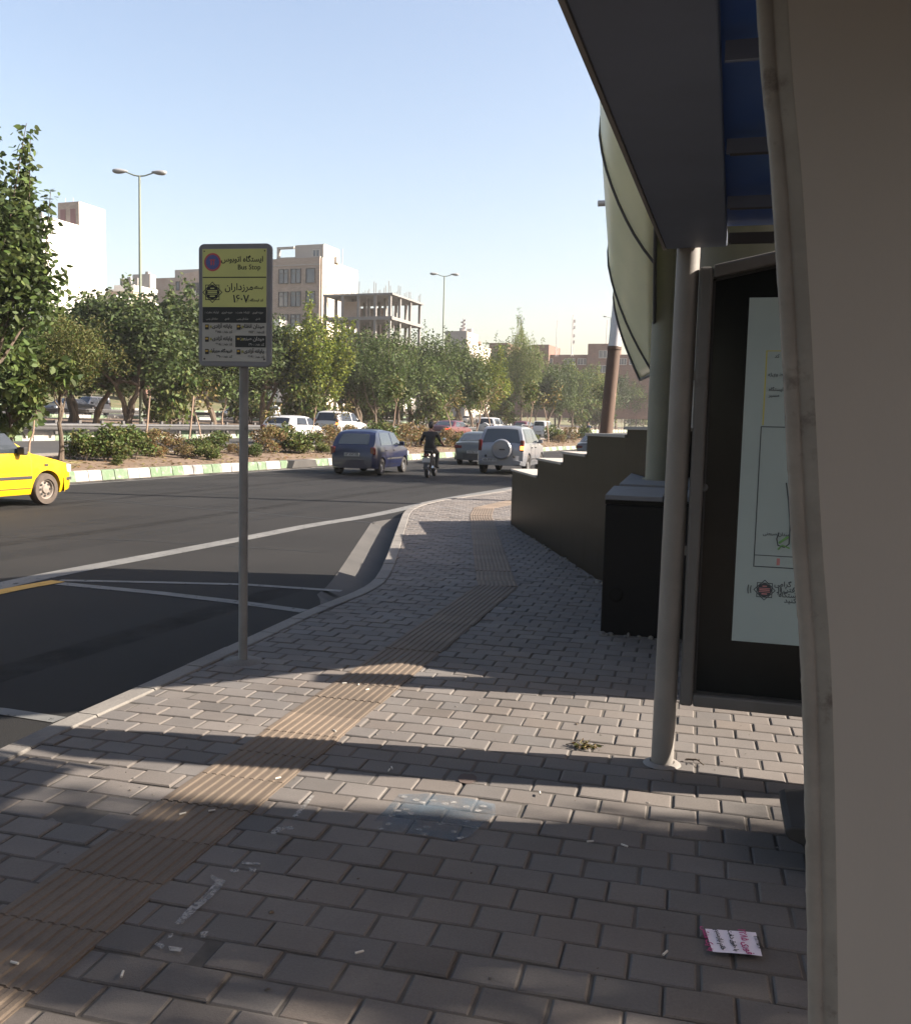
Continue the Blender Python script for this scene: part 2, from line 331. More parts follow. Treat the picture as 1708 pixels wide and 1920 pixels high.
# pavers, laid in running bond across the pavement
PA = R_(14.0); PN = Vector((math.cos(PA), -math.sin(PA), 0)); PU = Vector((math.sin(PA), math.cos(PA), 0))
def kerb_x(y):
    for a, b in zip(KL, KL[1:]):
        if a.y <= y <= b.y: return a.x+(b.x-a.x)*(y-a.y)/max(1e-6, b.y-a.y)
    return KL[0].x if y < KL[0].y else 9
PW, PD, GAP = .19, .138, .005
vs, fs, tints = [], [], []
O = at(-0, 1840)
rows = int(26/PD)
for r in range(-12, rows):
    for c in range(-16, 38):
        cx = (c+(.5 if r % 2 else 0))*PW; cy = r*PD; p = O+PN*cx+PU*cy
        if p.y < .3 or p.y > 24.5 or p.x > 3.6+.12*max(0, p.y-9) or p.x < kerb_x(p.y)-.02 or (p.y > 9.2 and p.x > 3.0 and p.y < 14): continue
        rz = Matrix.Rotation(rnd.gauss(0, .006), 3, 'Z'); hz = rnd.gauss(0, .0016)-(.004 if rnd.random() < .03 else 0); tx, ty = rnd.gauss(0, .0085), rnd.gauss(0, .0085)
        a, b, k = PW/2-GAP/2-.001, PD/2-GAP/2-.001, len(vs); dd = (rnd.gauss(0, .0015), rnd.gauss(0, .0015))
        pol = []
        for x, y in ((-a, -b), (a, -b), (a, b), (-a, b)):
            q = rz @ Vector((x+dd[0], y+dd[1], 0)); pol.append(p+PN*q.x+PU*q.y)
        if p.x < kerb_x(p.y)+.4:                     # cut the stone along the back of the kerb
            ye = [q.y for q in pol]; e0 = Vector((kerb_x(min(ye)), min(ye), 0)); e1 = Vector((kerb_x(max(ye)), max(ye), 0)); td = (e1-e0).normalized(); nn = Vector((td.y, -td.x, 0)); e0 = e0+nn*.133
            out = []
            for i in range(len(pol)):
                A, B = pol[i-1], pol[i]; da, db = (A-e0).dot(nn), (B-e0).dot(nn)
                if (da > 0) != (db > 0): out.append(A.lerp(B, da/(da-db)))
                if db > 0: out.append(B)
            pol = out
            if len(pol) < 3: continue
        n_ = len(pol); cc = sum(pol, Vector())/n_
        for s, z in ((0, -.012), (.0005, -.005), (.006, -.0004), (.013, 0)):
            for q in pol:
                w_ = q-cc; w_ = w_*max(0, 1-s*1.35/max(.012, w_.length)); vs.append(cc+w_+Vector((0, 0, z+hz+w_.x*tx+w_.y*ty)))
        fs += [tuple(k+3*n_+i for i in range(n_))]+[(k+l*n_+i, k+l*n_+(i+1) % n_, k+l*n_+n_+(i+1) % n_, k+l*n_+n_+i) for l in (0, 1, 2) for i in range(n_)]
        t = rnd.gauss(1, .065)*(.78 if rnd.random() < .025 else 1); w = rnd.gauss(0, .018); tints += [(t+w, t, t-w)]*(1+3*n_)
sv = len(fs); k = len(vs)
edge = walk(KL, .3); edge = [p for p in edge]
ei = offs(edge, .06); vs += [Vector((p.x, p.y, -.0062)) for p in ei]+[Vector((max(p.x+9, 9), p.y, -.0062)) for p in ei]; ne = len(ei)
fs += [(k+i, k+ne+i, k+ne+i+1, k+i+1) for i in range(ne-1)]; tints += [(1, 1, 1)]*(ne-1)
me = bpy.data.meshes.new('sidewalk'); me.from_pydata([tuple(v) for v in vs], [], fs); me.materials.append(M['paver']); me.materials.append(M['joint'])
me.polygons.foreach_set('material_index', [0]*sv+[1]*(ne-1))
at_ = me.attributes.new('tint', 'FLOAT_COLOR', 'FACE'); at_.data.foreach_set('color', [c for t in tints for c in (*t, 1.0)])
o = bpy.data.objects.new('sidewalk', me); COL.objects.link(o); struct(o)

# tactile strip: ribbed tiles in three runs
def tact(runs):
    vs, fs, ti = [], [], []
    for (a, b, w) in runs:
        t = (b-a); L = t.length; t.normalize(); s = Vector((t.y, -t.x, 0)); nt = max(1, round(L/.3)); tl = L/nt
        for i in range(nt):
            tw = rnd.gauss(1, .07); base = a+t*(i*tl)+s*rnd.gauss(0, .003); dz = rnd.gauss(0, .0012)+.004
            def q(pts, faces):
                k = len(vs); vs.extend(pts); fs.extend(tuple(j+k for j in f) for f in faces); ti.extend([(tw, tw*.99, tw*.98)]*len(faces))
            e = .0012
            P4 = lambda x, y, z: base+s*x+t*y+Vector((0, 0, z+dz))
            q([P4(-w/2, e, 0), P4(w/2, e, 0), P4(w/2, tl-e, 0), P4(-w/2, tl-e, 0), P4(-w/2, e, -.02), P4(w/2, e, -.02), P4(w/2, tl-e, -.02), P4(-w/2, tl-e, -.02)],
              [(0, 1, 2, 3), (0, 4, 5, 1), (1, 5, 6, 2), (2, 6, 7, 3), (3, 7, 4, 0)])
            nr = 9; rw = w/nr
            for r in range(nr):
                x = -w/2+rw*(r+.5); h = .0042; b_, t_ = rw*.33, rw*.2
                q([P4(x-b_, e*2, 0), P4(x-t_, e*3, h), P4(x+t_, e*3, h), P4(x+b_, e*2, 0), P4(x-b_, tl-e*2, 0), P4(x-t_, tl-e*3, h), P4(x+t_, tl-e*3, h), P4(x+b_, tl-e*2, 0)],
                  [(0, 1, 5, 4), (1, 2, 6, 5), (2, 3, 7, 6), (0, 3, 2, 1), (4, 5, 6, 7)])
    me = bpy.data.meshes.new('tactile_strip'); me.from_pydata([tuple(v) for v in vs], [], fs); me.materials.append(M['tactile'])
    a_ = me.attributes.new('tint', 'FLOAT_COLOR', 'FACE'); a_.data.foreach_set('color', [c for t in ti for c in (*t, 1.0)])
    o = bpy.data.objects.new('tactile_strip', me); COL.objects.link(o); struct(o)
ta, tb = Vector((-1.62, .9, 0)), Vector((.41, 8.72, 0))
tb2 = Vector((.43, 15.7, 0))
tact([(ta, tb, .39), (tb, tb2, .38), (tb2, Vector((.52, 17.2, 0)), .38), (Vector((.52, 17.2, 0)), Vector((1.2, 19.0, 0)), .38), (Vector((1.2, 19.0, 0)), Vector((2.6, 21.6, 0)), .38)])

# painted kerb stones of the medians
def painted_kerb(name, v, w, zt, zb, L, seed):
    r = random.Random(seed); g = G(); u = -12.0; c = 0
    while u < 170:
        n_ = 2 if r.random() < .8 else 3
        for k in range(n_):
            l = L*r.uniform(.92, 1.06); g.mi = c; j = r.uniform(-.012, .012)
            A = lambda uu, vv, z: uv(uu, vv, zg(uu, 17.3 if v < 18 else v+w)+z)
            q0, q1 = u+.012, u+l-.012
            vsq = []
            for uu in (q0, q1): vsq += [A(uu, v+j, zb), A(uu, v+.05+j, zt-.03), A(uu, v+.08+j, zt), A(uu, v+w, zt), A(uu, v+w, zb)]
            g.add(vsq, [(k_, k_+1, k_+6, k_+5) for k_ in range(4)]+[(0, 1, 2, 3, 4), (5, 9, 8, 7, 6)]); u += l
        c = 1-c
    return struct(g.build(name, [M['kerb_white'], M['kerb_green']]))
painted_kerb('median_kerb', 17.0, .24, 0.0, -.3, .5, 3)
painted_kerb('median_kerb', 28.42, .3, .3, -.36, .6, 4)
painted_kerb('median_kerb', 61.0, .3, .35, -.6, .9, 5)
painted_kerb('median_kerb', 51.7, .3, .25, -.3, .9, 6)
# plain far edge of the planted median, standing a little over the bed
g = G(); us = list(range(-20, 180, 4))
g.add([uv(u, v, zg(u, vz)+dz) for u in us for v, vz, dz in ((20.95, 20.9, -.1), (20.95, 20.9, .07), (21.2, 20.9, .07), (21.22, 21.4, -.05))], [(i*4+k, i*4+4+k, i*4+5+k, i*4+1+k) for i in range(len(us)-1) for k in range(3)])
struct(g.build('median_edging', M['kerbstone']))
# low grey ramp block at the median kerb
g = G(); p = on_v(560, 17.0)
b_ = thing('concrete_ramp_block', 'low grey concrete block with sloped ends in front of the painted median kerb', 'concrete block', (p.x, p.y, -.13), -UA)
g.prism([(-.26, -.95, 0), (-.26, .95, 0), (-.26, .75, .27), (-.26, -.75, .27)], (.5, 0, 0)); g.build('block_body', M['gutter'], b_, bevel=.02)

# guard rails
def guardrail(v, label, u0, u1, step, dz, side=1):
    t = thing('guardrail', label, 'guardrail', uv(u0, v, 0))
    g = G(); us = np.arange(u0, u1, 3.0); prof = [(0, 0), (.03, .02), (.055, .06), (.055, .1), (.01, .135), (.01, .165), (.055, .2), (.055, .24), (.03, .28), (0, .3)]
    g.add([uv(u, v-side*x, zg(u, v)+dz+z)-uv(u0, v, 0) for u in us for x, z in prof], [(i*10+k, i*10+10+k, i*10+11+k, i*10+1+k) for i in range(len(us)-1) for k in range(9)])
    g.build('beam', M['steel'], t, smooth=True, angle=50)
    u = u0+.5; first = None
    while u < u1-3:
        p = uv(u, v+.09, zg(u, v))-uv(u0, v, 0)
        if first is None:
            g = G(); g.box((0, 0, .35+dz/2), (.1, .14, dz+.15), -UA); first = g.build('post', M['post'], t); first.location = p
        else:
            c = first.copy(); COL.objects.link(c); c.parent = t; c.location = p
        u += step
    return t
guardrail(28.12, 'long steel guardrail on dark posts above the green and white kerb of the highway', -8, 118, 1.34, .42)
guardrail(49.5, 'far steel guardrail behind the median trees along the opposite road', 0, 120, 4, .42)
# ------------------------------------------------------------------ trees and bushes
def leaf_mesh(name, clumps, n, ll, lw, seed, mt, droop=.5, shoots=(), mix=None):
    r = np.random.default_rng(seed); P, T = [], []
    wts = np.array([c[1][0]*c[1][1]*c[1][2] for c in clumps])**.75; wts /= wts.sum()
    for (c, rad), w in zip(clumps, wts):
        k = max(8, int(n*w)); d = r.normal(size=(k, 3)); d /= np.linalg.norm(d, axis=1)[:, None]
        q = d*(r.random(k)**(1/2.6))[:, None]*np.array(rad); P.append(q+np.array(c)); tt = np.clip(r.normal(1, .12), .75, 1.3); T.append(np.clip(r.normal(tt, .2, k), .5, 1.6))
    for (a, b, k) in shoots:
        s = r.random(k)[:, None]; P.append(np.array(a)*(1-s)+np.array(b)*s+r.normal(size=(k, 3))*ll*.45); T.append(np.clip(r.normal(1.1, .2, k), .6, 1.6))
    P = np.concatenate(P); T = np.concatenate(T); N = len(P)
    ax = r.normal(size=(N, 3)); ax[:, 2] = ax[:, 2]*.5-droop; ax /= np.linalg.norm(ax, axis=1)[:, None]
    up = r.normal(size=(N, 3))*.8; up[:, 2] += .6; sd = np.cross(ax, up); sd /= np.linalg.norm(sd, axis=1)[:, None]+1e-9
    nm = np.cross(sd, ax); L = (ll*r.uniform(.65, 1.25, N))[:, None]; W = (lw*r.uniform(.7, 1.2, N))[:, None]
    v = np.stack([P, P+ax*L*.25+sd*W*.44-nm*L*.03, P+ax*L*.62+sd*W*.42-nm*L*.09, P+ax*L-nm*L*.22, P+ax*L*.62-sd*W*.42-nm*L*.09, P+ax*L*.25-sd*W*.44-nm*L*.03], 1).reshape(-1, 3)
    me = bpy.data.meshes.new(name); me.vertices.add(6*N); me.vertices.foreach_set('co', v.ravel().astype(np.float32))
    me.loops.add(6*N); me.loops.foreach_set('vertex_index', np.arange(6*N, dtype=np.int32)); me.polygons.add(N)
    me.polygons.foreach_set('loop_start', np.arange(0, 6*N, 6, dtype=np.int32))
    me.update(calc_edges=True)
    c = np.ones((N, 4), np.float32); c[:, :3] = T[:, None]; c[:, 0] *= r.uniform(.9, 1.15, N); c[:, 2] *= r.uniform(.8, 1.1, N)
    a = me.attributes.new('tint', 'FLOAT_COLOR', 'FACE'); a.data.foreach_set('color', c.ravel())
    mts = mt if isinstance(mt, list) else [mt]
    for m_ in mts: me.materials.append(m_)
    if len(mts) > 1: me.polygons.foreach_set('material_index', r.choice(len(mts), N, p=mix).astype(np.int32))
    me.validate(); return me
def crown_clumps(seed, c, R, nc, k=.36, flat=1.0, top=0.0):
    r = random.Random(seed); out = []
    for i in range(nc):
        while True:
            d = Vector((r.uniform(-1, 1), r.uniform(-1, 1), r.uniform(-1, 1)))
            if .25 < d.length < 1: break
        d = d*(.55+.45*r.random()); s = r.uniform(.7, 1.3)*k; z = d.z
        q = (c[0]+d.x*R[0]*(1-top*max(0, z)), c[1]+d.y*R[1]*(1-top*max(0, z)), c[2]+z*R[2]*.9)
        out.append((q, (R[0]*s, R[1]*s, R[2]*s*flat)))
    return out
def trunk_geo(seed, h, r0, clumps, nlimb, lean=(0, 0), stems=1):
    r = random.Random(seed); g = G()
    for s in range(stems):
        off = Vector((0, 0, 0)) if stems == 1 else Vector((r.uniform(-.5, .5)*.3, r.uniform(-.5, .5)*.3, 0)); w = r.uniform(0, 6.28)
        ln = Vector((lean[0], lean[1], 0))+(Vector((math.cos(w), math.sin(w), 0))*h*.32 if stems > 1 else Vector())
        pts = [off]; rad = [r0*1.35]
        for i in range(1, 6):
            t = i/5; pts.append(off+ln*t*t+Vector((r.uniform(-1, 1)*h*.03, r.uniform(-1, 1)*h*.03, h*t))); rad.append(r0*(1.05-.45*t))
        g.tube(pts, rad, 8); top = pts[-1]
        cs = sorted(clumps, key=lambda c: (Vector(c[0])-top).length+r.random())[:60]; r.shuffle(cs)
        for c in cs[:nlimb]:
            e = Vector(c[0]); b = pts[r.choice([2, 3, 4, 5, 5])] if stems == 1 and h > 1.5 else top; m1 = b.lerp(e, .4)+Vector((0, 0, -.08*(e-b).length))+Vector((r.uniform(-.1, .1),)*3)
            g.tube([b, m1, b.lerp(e, .72), e], [rad[-1]*.75, rad[-1]*.5, rad[-1]*.3, rad[-1]*.1], 6)
    return g
def tree_proto(name, label, cat, seed, mt, th, r0, c, R, nc, n, ll, lw, nlimb=7, bark='bark', droop=.5, k=.36, shoots=0, stems=1, top=0.0, mix=None, lean=(0, 0)):
    t = thing(name, label, cat); cl = crown_clumps(seed, c, R, nc, k, top=top); r = random.Random(seed+1); sh = []
    for i in range(shoots):
        q = r.choice(cl); b = Vector(q[0]); d = Vector((r.uniform(-.35, .35), r.uniform(-.35, .35), 1)).normalized(); l = R[2]*r.uniform(.45, .85)
        if b.z > c[2]-R[2]*.2: sh.append((tuple(b), tuple(b+d*l), max(14, int(n/130))))
    me = leaf_mesh('crown', cl, n, ll, lw, seed, mt, droop, sh, mix); o = bpy.data.objects.new('crown', me); COL.objects.link(o); o.parent = t
    g = trunk_geo(seed, th, r0, cl, nlimb, lean, stems)
    for a, b, _ in sh: g.tube([a, b], [r0*.12, r0*.05], 4)
    g.build('trunk', M[bark], t, smooth=True); return t
PROTO = {}
_used = set()
def plant(kind, loc, label, s=1.0, rz=None, group=None):
    p = PROTO[kind]; rz = rnd.uniform(0, 6.28) if rz is None else rz
    if kind in _used: return dup(p, loc, rz, label, s, group)
    _used.add(kind); p.location = loc; p.rotation_euler = (0, 0, rz); p.scale = (s,)*3 if not isinstance(s, tuple) else s
    p['label'] = label
    if group: p['group'] = group
    return p
# prototypes (unit: metres, foot at the origin)
PROTO['mul1'] = tree_proto('broadleaf_tree', '', 'tree', 11, M['leaf_mulberry'], 1.7, .11, (0, 0, 3.3), (2.2, 2.2, 2.0), 44, 10500, .175, .11, 9, shoots=26, stems=3, k=.33)
PROTO['mul2'] = tree_proto('broadleaf_tree', '', 'tree', 23, M['leaf_dark'], 1.9, .12, (0, 0, 3.45), (2.1, 2.2, 2.15), 46, 10500, .165, .1, 9, shoots=30, stems=2, k=.32)
PROTO['mul3'] = tree_proto('broadleaf_tree', '', 'tree', 37, [M['leaf_mulberry'], M['leaf_green']], 1.5, .1, (.1, 0, 3.3), (1.9, 1.9, 2.4), 44, 9500, .155, .095, 8, shoots=30, stems=2, k=.31, mix=[.6, .4])
PROTO['lime'] = tree_proto('yellow_green_tree', '', 'tree', 41, [M['leaf_lime'], M['leaf_green']], 1.6, .1, (0, 0, 3.6), (2.0, 2.0, 2.5), 44, 8600, .14, .09, 8, shoots=26, k=.3, top=.35, mix=[.72, .28])
PROTO['poplar'] = tree_proto('poplar_tree', '', 'tree', 53, [M['leaf_green'], M['leaf_dark']], 1.6, .1, (0, 0, 3.9), (2.1, 2.1, 3.0), 46, 6200, .17, .09, 8, shoots=40, k=.29, top=.3, mix=[.6, .4])
PROTO['willow'] = tree_proto('willow_tree', '', 'tree', 61, [M['leaf_willow'], M['leaf_green']], 1.8, .1, (0, 0, 4.4), (1.9, 1.9, 2.9), 40, 7000, .2, .05, 8, shoots=36, k=.3, top=.35, droop=.9, mix=[.8, .2])
PROTO['round'] = tree_proto('round_tree', '', 'tree', 71, [M['leaf_green'], M['leaf_dark'], M['leaf_lime']], 1.6, .1, (0, 0, 3.0), (2.3, 2.3, 2.0), 44, 9000, .13, .085, 8, k=.32, mix=[.5, .3, .2])
PROTO['low'] = tree_proto('mulberry_tree', '', 'tree', 79, [M['leaf_mulberry'], M['leaf_green']], .9, .05, (0, 0, 2.1), (1.3, 1.3, 1.5), 20, 2600, .22, .14, 8, k=.36, mix=[.6, .4])
PROTO['bush'] = tree_proto('bush', '', 'bush', 81, [M['leaf_green'], M['leaf_olive']], .2, .02, (0, 0, .5), (.75, .7, .45), 16, 1700, .1, .055, 9, stems=3, k=.38, mix=[.55, .45])
PROTO['bush_dry'] = tree_proto('bush', '', 'bush', 83, [M['leaf_red'], M['leaf_dry'], M['leaf_olive']], .2, .02, (0, 0, .55), (.75, .7, .5), 16, 1500, .09, .04, 12, stems=3, k=.36, mix=[.45, .3, .25], shoots=8)
PROTO['sapling'] = tree_proto('sapling', '', 'sapling', 91, [M['leaf_green'], M['leaf_olive']], 1.5, .03, (.05, 0, 2.0), (.55, .55, .6), 12, 420, .13, .07, 6, 'bark_pale', k=.36, lean=(.2, 0), mix=[.5, .5])
PROTO['twig'] = tree_proto('sapling', '', 'sapling', 93, [M['leaf_olive'], M['leaf_dry']], 1.3, .022, (0, 0, 1.6), (.4, .4, .6), 8, 130, .12, .06, 6, 'bark_pale', k=.4, lean=(-.25, .1), mix=[.6, .4])

# big-leaved tree whose crown enters at the edge of the frame
t = tree_proto('mulberry_tree', 'tall big-leaved mulberry tree standing behind the yellow taxi', 'tree', 101, [M['leaf_mulberry'], M['leaf_green']], 2.6, .13, (0, 0, 4.7), (2.4, 2.2, 3.0), 58, 12500, .17, .1, 14,
               shoots=30, k=.24, top=.5, mix=[.75, .25])
p = atd(-42, 862, 21.5); p.z = zg(p.dot(U), p.dot(V)); t.location = p; t.rotation_euler.z = .6
p = on_v(18, 19.8); plant('low', p, 'low leafy mulberry under the tall one, directly behind the taxi roof', 1.1)
# fine-leaved olive green tree on the planted median
t = tree_proto('olive_green_tree', 'fine-leaved olive green tree with slim trunk on the median beside the taxi', 'tree', 107, [M['leaf_olive'], M['leaf_green']], 1.75, .075, (.35, 0, 3.0), (1.3, 1.25, 1.35), 30, 9000, .085, .035, 9,
               k=.36, mix=[.75, .25])
p = on_v(112, 19.6); t.location = p
tw = 'median trees behind the guardrail'
P2 = [  # kind, px, v, top px y, label
 ('mul1', 236, 33, 566, 'dark broadleaf tree with forked trunk behind guardrail, by the first tall street lamp'),
 ('mul2', 318, 34, 560, 'dark broadleaf tree with upright shoots just before the bus stop sign'),
 ('mul3', 398, 33.5, 570, 'broadleaf tree whose crown shows below and beside the bus stop board'),
 ('mul1', 488, 36, 600, 'broadleaf tree between the bus stop board and the yellow-green tree'),
 ('lime', 586, 33, 592, 'tall yellow-green tree in front of the unfinished concrete frame'),
 ('mul2', 672, 35, 630, 'dark tree between the yellow-green tree and the blue hatchback column of traffic'),
 ('poplar', 742, 33.5, 636, 'upright green tree behind the motorcyclist, below the concrete frame'),
 ('poplar', 812, 34, 632, 'upright tree at the foot of the second tall street lamp'),
 ('mul3', 862, 33.5, 655, 'leafy tree above the grey saloon'),
 ('lime', 905, 32, 668, 'small yellowish tree above the silver off-roader'),
 ('willow', 972, 34, 616, 'tall pale willow-like tree with feathery top'),
 ('mul2', 1020, 32, 700, 'low dark tree before the brick building, next to the willow-like tree'),
 ('round', 1068, 33, 684, 'rounded dense tree below the brick tower'),
 ('lime', 1118, 33, 700, 'yellow-green tree just before the leaning rusty mast'),
 ('round', 1186, 33, 708, 'dense green tree between the rusty mast and the grey column'),
 ('mul3', 1240, 33, 700, 'green tree behind the grey column'),
 ('mul3', 180, 37, 566, 'tree further back behind the olive green tree'),
 ('mul1', 70, 34, 610, 'broad tree behind the taxi and the mulberry'),
 ('mul2', 540, 42, 625, 'dark tree set back behind the white hatchback'),
 ('mul1', 640, 43, 640, 'set back tree behind the white off-roader on the highway'),
 ('mul2', 780, 44, 660, 'set back dark tree behind the motorcyclist'),
 ('poplar', 930, 42, 662, 'set back tree between two willow-like crowns'),
 ('round', 440, 44, 610, 'set back tree hidden behind the pole of the bus stop'),
 ('round', 360, 46, 600, 'set back tree behind the leaning stakes'),
 ('mul3', 275, 43, 580, 'set back tree between the two forked trees by the street lamp'), ('mul2', 140, 42, 580, 'set back dark tree behind the olive green tree and the white van'), ('round', 590, 44, 640, 'set back tree behind the yellow-green tree'),
 ('mul1', 705, 42, 650, 'set back tree above the blue hatchback'), ('mul3', 850, 43, 664, 'set back tree above the maroon saloon'), ('round', 1000, 42, 690, 'set back round tree behind the willow-like tree'), ('mul2', 1150, 42, 700, 'set back tree behind the rusty mast'), ('mul1', 20, 38, 600, 'tree behind the mulberry at the edge of the road'),
 ('poplar', 700, 32.5, 640, 'upright green tree just left of the motorcyclist'),
 ('mul2', 765, 38.0, 650, 'dark tree between two upright crowns behind the motorcyclist'),
 ('round', 838, 39.0, 672, 'rounded tree above the maroon saloon'),
 ('mul3', 882, 38.0, 664, 'leafy tree between grey saloon and silver off-roader'),
 ('poplar', 945, 37.0, 650, 'upright tree left of the willow-like crown'),
 ('round', 1035, 38.0, 690, 'rounded tree before the middle of the brick building'),
 ('mul3', 1045, 33.0, 694, 'leafy tree over the bonnet of the silver off-roader'),
 ('round', 1092, 36.0, 692, 'dense round tree under the brick tower windows'),
 ('mul2', 1142, 34.5, 705, 'dark tree directly behind the rusty mast'),
 ('round', 1165, 37.0, 706, 'round tree just right of the rusty mast'),
 ('poplar', 1210, 35.0, 690, 'upright tree at the edge of the grey column'),
 ('mul1', 655, 37.0, 634, 'dark tree right of the yellow-green tree'),
]
def crown_top(kind):
    me = [c for c in PROTO[kind].children if c.name.startswith('crown')][0].data; a = np.empty(len(me.vertices)*3, np.float32); me.vertices.foreach_get('co', a); return float(np.percentile(a[2::3], 98.3))
HT = {k: crown_top(k) for k in PROTO}
for kind, px, v, ty, lab in P2:
    p = on_v(px, v); top = atd(px, ty, p.y).z; s = (top-p.z)/HT[kind]
    w = max(1.0, min(1.6, s*1.16)); plant(kind, p, lab, (w, w, s), group=tw)
for i, px in enumerate((40, 120, 205, 300, 385, 470, 560, 650, 735, 820, 900, 985, 1060, 1130, 1200)):
    v = 64+rnd.uniform(0, 8); p = on_v(px, v); kind = ('mul2', 'mul3', 'round', 'mul1')[i % 4]
    plant(kind, p, 'tree on the grassy bank beyond the far road', rnd.uniform(1.0, 1.35), group='trees on the bank beyond the far road')
for i, px in enumerate((20, 95, 165, 240, 310, 400, 480, 545, 615, 690, 760, 830, 905, 975, 1050, 1125, 1190)):
    p = on_v(px, 66+rnd.uniform(0, 5)); plant('bush', p, 'broad dark hedge shrub on the grassy bank beyond the far road', (rnd.uniform(3, 4.2), rnd.uniform(2.4, 3), rnd.uniform(2.4, 3.4)), group='hedge shrubs on the bank beyond the far road')
for i, px in enumerate((330, 415, 470, 565, 620, 668, 715, 760, 808, 938, 985, 1075, 1110, 1160, 1195)):
    p = on_v(px, (32, 37, 42, 34)[i % 4]+rnd.uniform(-1, 1)); q_ = 1+p.y/110; plant(('bush', 'sapling', 'bush')[i % 3], p, 'low green growth under the trees behind the guardrail', (1.9*q_, 1.7*q_, rnd.uniform(1.9, 2.6)*q_) if i % 3 != 1 else (1.7, 1.7, 1.5), group='undergrowth in the tree median')
# bushes and saplings of the planted median
BL = [('bush', 155, 19.4, .95, 'first green bush beside the slim olive green tree'), ('bush', 200, 19.2, 1.15, 'broad green bush in the first clump on the median'), ('bush', 245, 19.3, 1.1, 'green bush closing the first clump, left of the leaning stake'),
      ('bush_dry', 285, 19.8, .95, 'thin reddish bush behind the leaning stake'), ('bush_dry', 325, 20.0, .8, 'small reddish bush between two leaning stems'), ('bush', 372, 19.0, .75, 'low green bush at the foot of the paler leaning stem'), ('bush', 405, 20.1, .85, 'green bush left of the bus stop pole'),
      ('bush_dry', 500, 19.6, 1.15, 'rusty brown bush below the white hatchback'), ('bush', 535, 19.4, 1.2, 'green and brown bush before the white hatchback'), ('bush', 575, 18.7, 1.0, 'yellowish low bush behind the concrete ramp block'), ('bush_dry', 612, 19.6, 1.2, 'rusty bush just left of the blue hatchback'),
      ('bush_dry', 655, 19.8, 1.2, 'brown bush hidden behind the blue hatchback'), ('bush', 715, 19.9, 1.4, 'tall green bush above the roof of the blue hatchback'), ('bush_dry', 755, 19.6, 1.35, 'brown and yellow bush between blue hatchback and motorcyclist'), ('bush_dry', 790, 19.4, 1.25, 'rusty bush just behind the motorcyclist'),
      ('bush_dry', 838, 19.0, 1.15, 'rusty bush between motorcyclist and grey saloon'), ('bush', 860, 18.6, 1.0, 'low green bush by the grey saloon'), ('bush', 1032, 19.5, 1.45, 'dark green bush right of the silver off-roader'), ('bush_dry', 1060, 19.0, 1.4, 'dry yellow bush above the painted kerb by the stepped wall'), ('bush', 1090, 19.6, 1.5, 'green bush behind the stepped wall')]
for i, px in enumerate((222, 300, 345, 390, 430, 455, 475, 520, 560, 600, 640, 670, 700, 735, 775, 815, 870, 960, 1000, 1045)):
    BL.append(('bush_dry' if i % 3 else 'bush', px, 18.0+2.4*((i*37) % 10)/10, (.35+.25*((i*53) % 10)/10)*(1+.5*(px > 600)), 'small low tuft growing on the dry soil of the planted median'))
for k, px, v, s, lab in BL:
    plant(k, on_v(px, v)+Vector((0, 0, -.03)), lab, (s*1.1, s*1.1, s), group='low tufts on the planted median' if lab.startswith('small low tuft') else 'bushes on the planted median')
SL = [('sapling', 54, 19.0, .95, 'leafy young tree rising behind the taxi windscreen'), ('twig', 378, 19.5, 1.3, 'pale bent stem of a young tree left of the bus stop pole'), ('twig', 505, 19.5, 1.0, 'thin forked sapling beside the white hatchback'), ('sapling', 580, 19.8, 1.15, 'small leafy sapling in front of the white hatchback'),
      ('twig', 640, 20, 1.2, 'thin sapling above the tail of the blue hatchback'), ('sapling', 730, 20.0, 1.5, 'yellowish sapling behind the blue hatchback'), ('twig', 845, 19.6, 1.8, 'thin leaning sapling right of the motorcyclist'), ('sapling', 890, 19.8, 1.7, 'leafy sapling behind the grey saloon'),
      ('twig', 918, 19.6, 2.2, 'thin bare sapling behind the silver off-roader'), ('sapling', 985, 19.5, 1.9, 'leafy sapling above the silver off-roader bonnet'), ('twig', 1024, 19.4, 2.4, 'thin sapling right of the silver off-roader'), ('sapling', 1120, 19.6, 2.4, 'slender sapling beside the rusty mast')]
for k, px, v, s, lab in SL: plant(k, on_v(px, v), lab, s, rz=rnd.uniform(-.6, .6), group='saplings on the planted median')
for px0, px1, y0, y1, v, lab in ((268, 281, 842, 742, 20.0, 'thin wooden stake leaning between the first two bush clumps'), (349, 363, 850, 742, 19.5, 'thin wooden stake leaning beside the pale bent stem')):
    a = on_v(px0, v); b = atd(px1, y1, a.y); g = G(); g.tube([a, a.lerp(b, .5)+Vector((.01, 0, 0)), b], [.035, .032, .025], 8); tag(g.build('wooden_stake', M['bark_pale'], smooth=True), lab, 'stake')
# fallen leaves and weeds on the bed
g = G(); r = random.Random(5)
for i in range(5200):
    u, v = r.uniform(-2, 95), r.uniform(17.35, 20.8); p = uv(u, v, zg(u, v)+.012); a = r.uniform(0, 6.28); s = r.uniform(.03, .09); e = Vector((math.cos(a), math.sin(a), r.uniform(-.3, .5)))*s; f = Vector((-math.sin(a), math.cos(a), r.uniform(-.3, .5)))*s*.6
    g.mi = 0 if r.random() < .75 else 1; g.add([p-e, p+f, p+e, p-f], [(0, 1, 2, 3)])
me_o = g.build('fallen_leaves', [M['leaf_dry'], M['leaf_red']], recalc=False)
a_ = me_o.data.attributes.new('tint', 'FLOAT_COLOR', 'FACE'); a_.data.foreach_set('color', [1.0]*4*len(me_o.data.polygons))
tag(me_o, 'dry leaves and litter lying over the soil of the planted median', 'fallen leaves', kind='stuff')
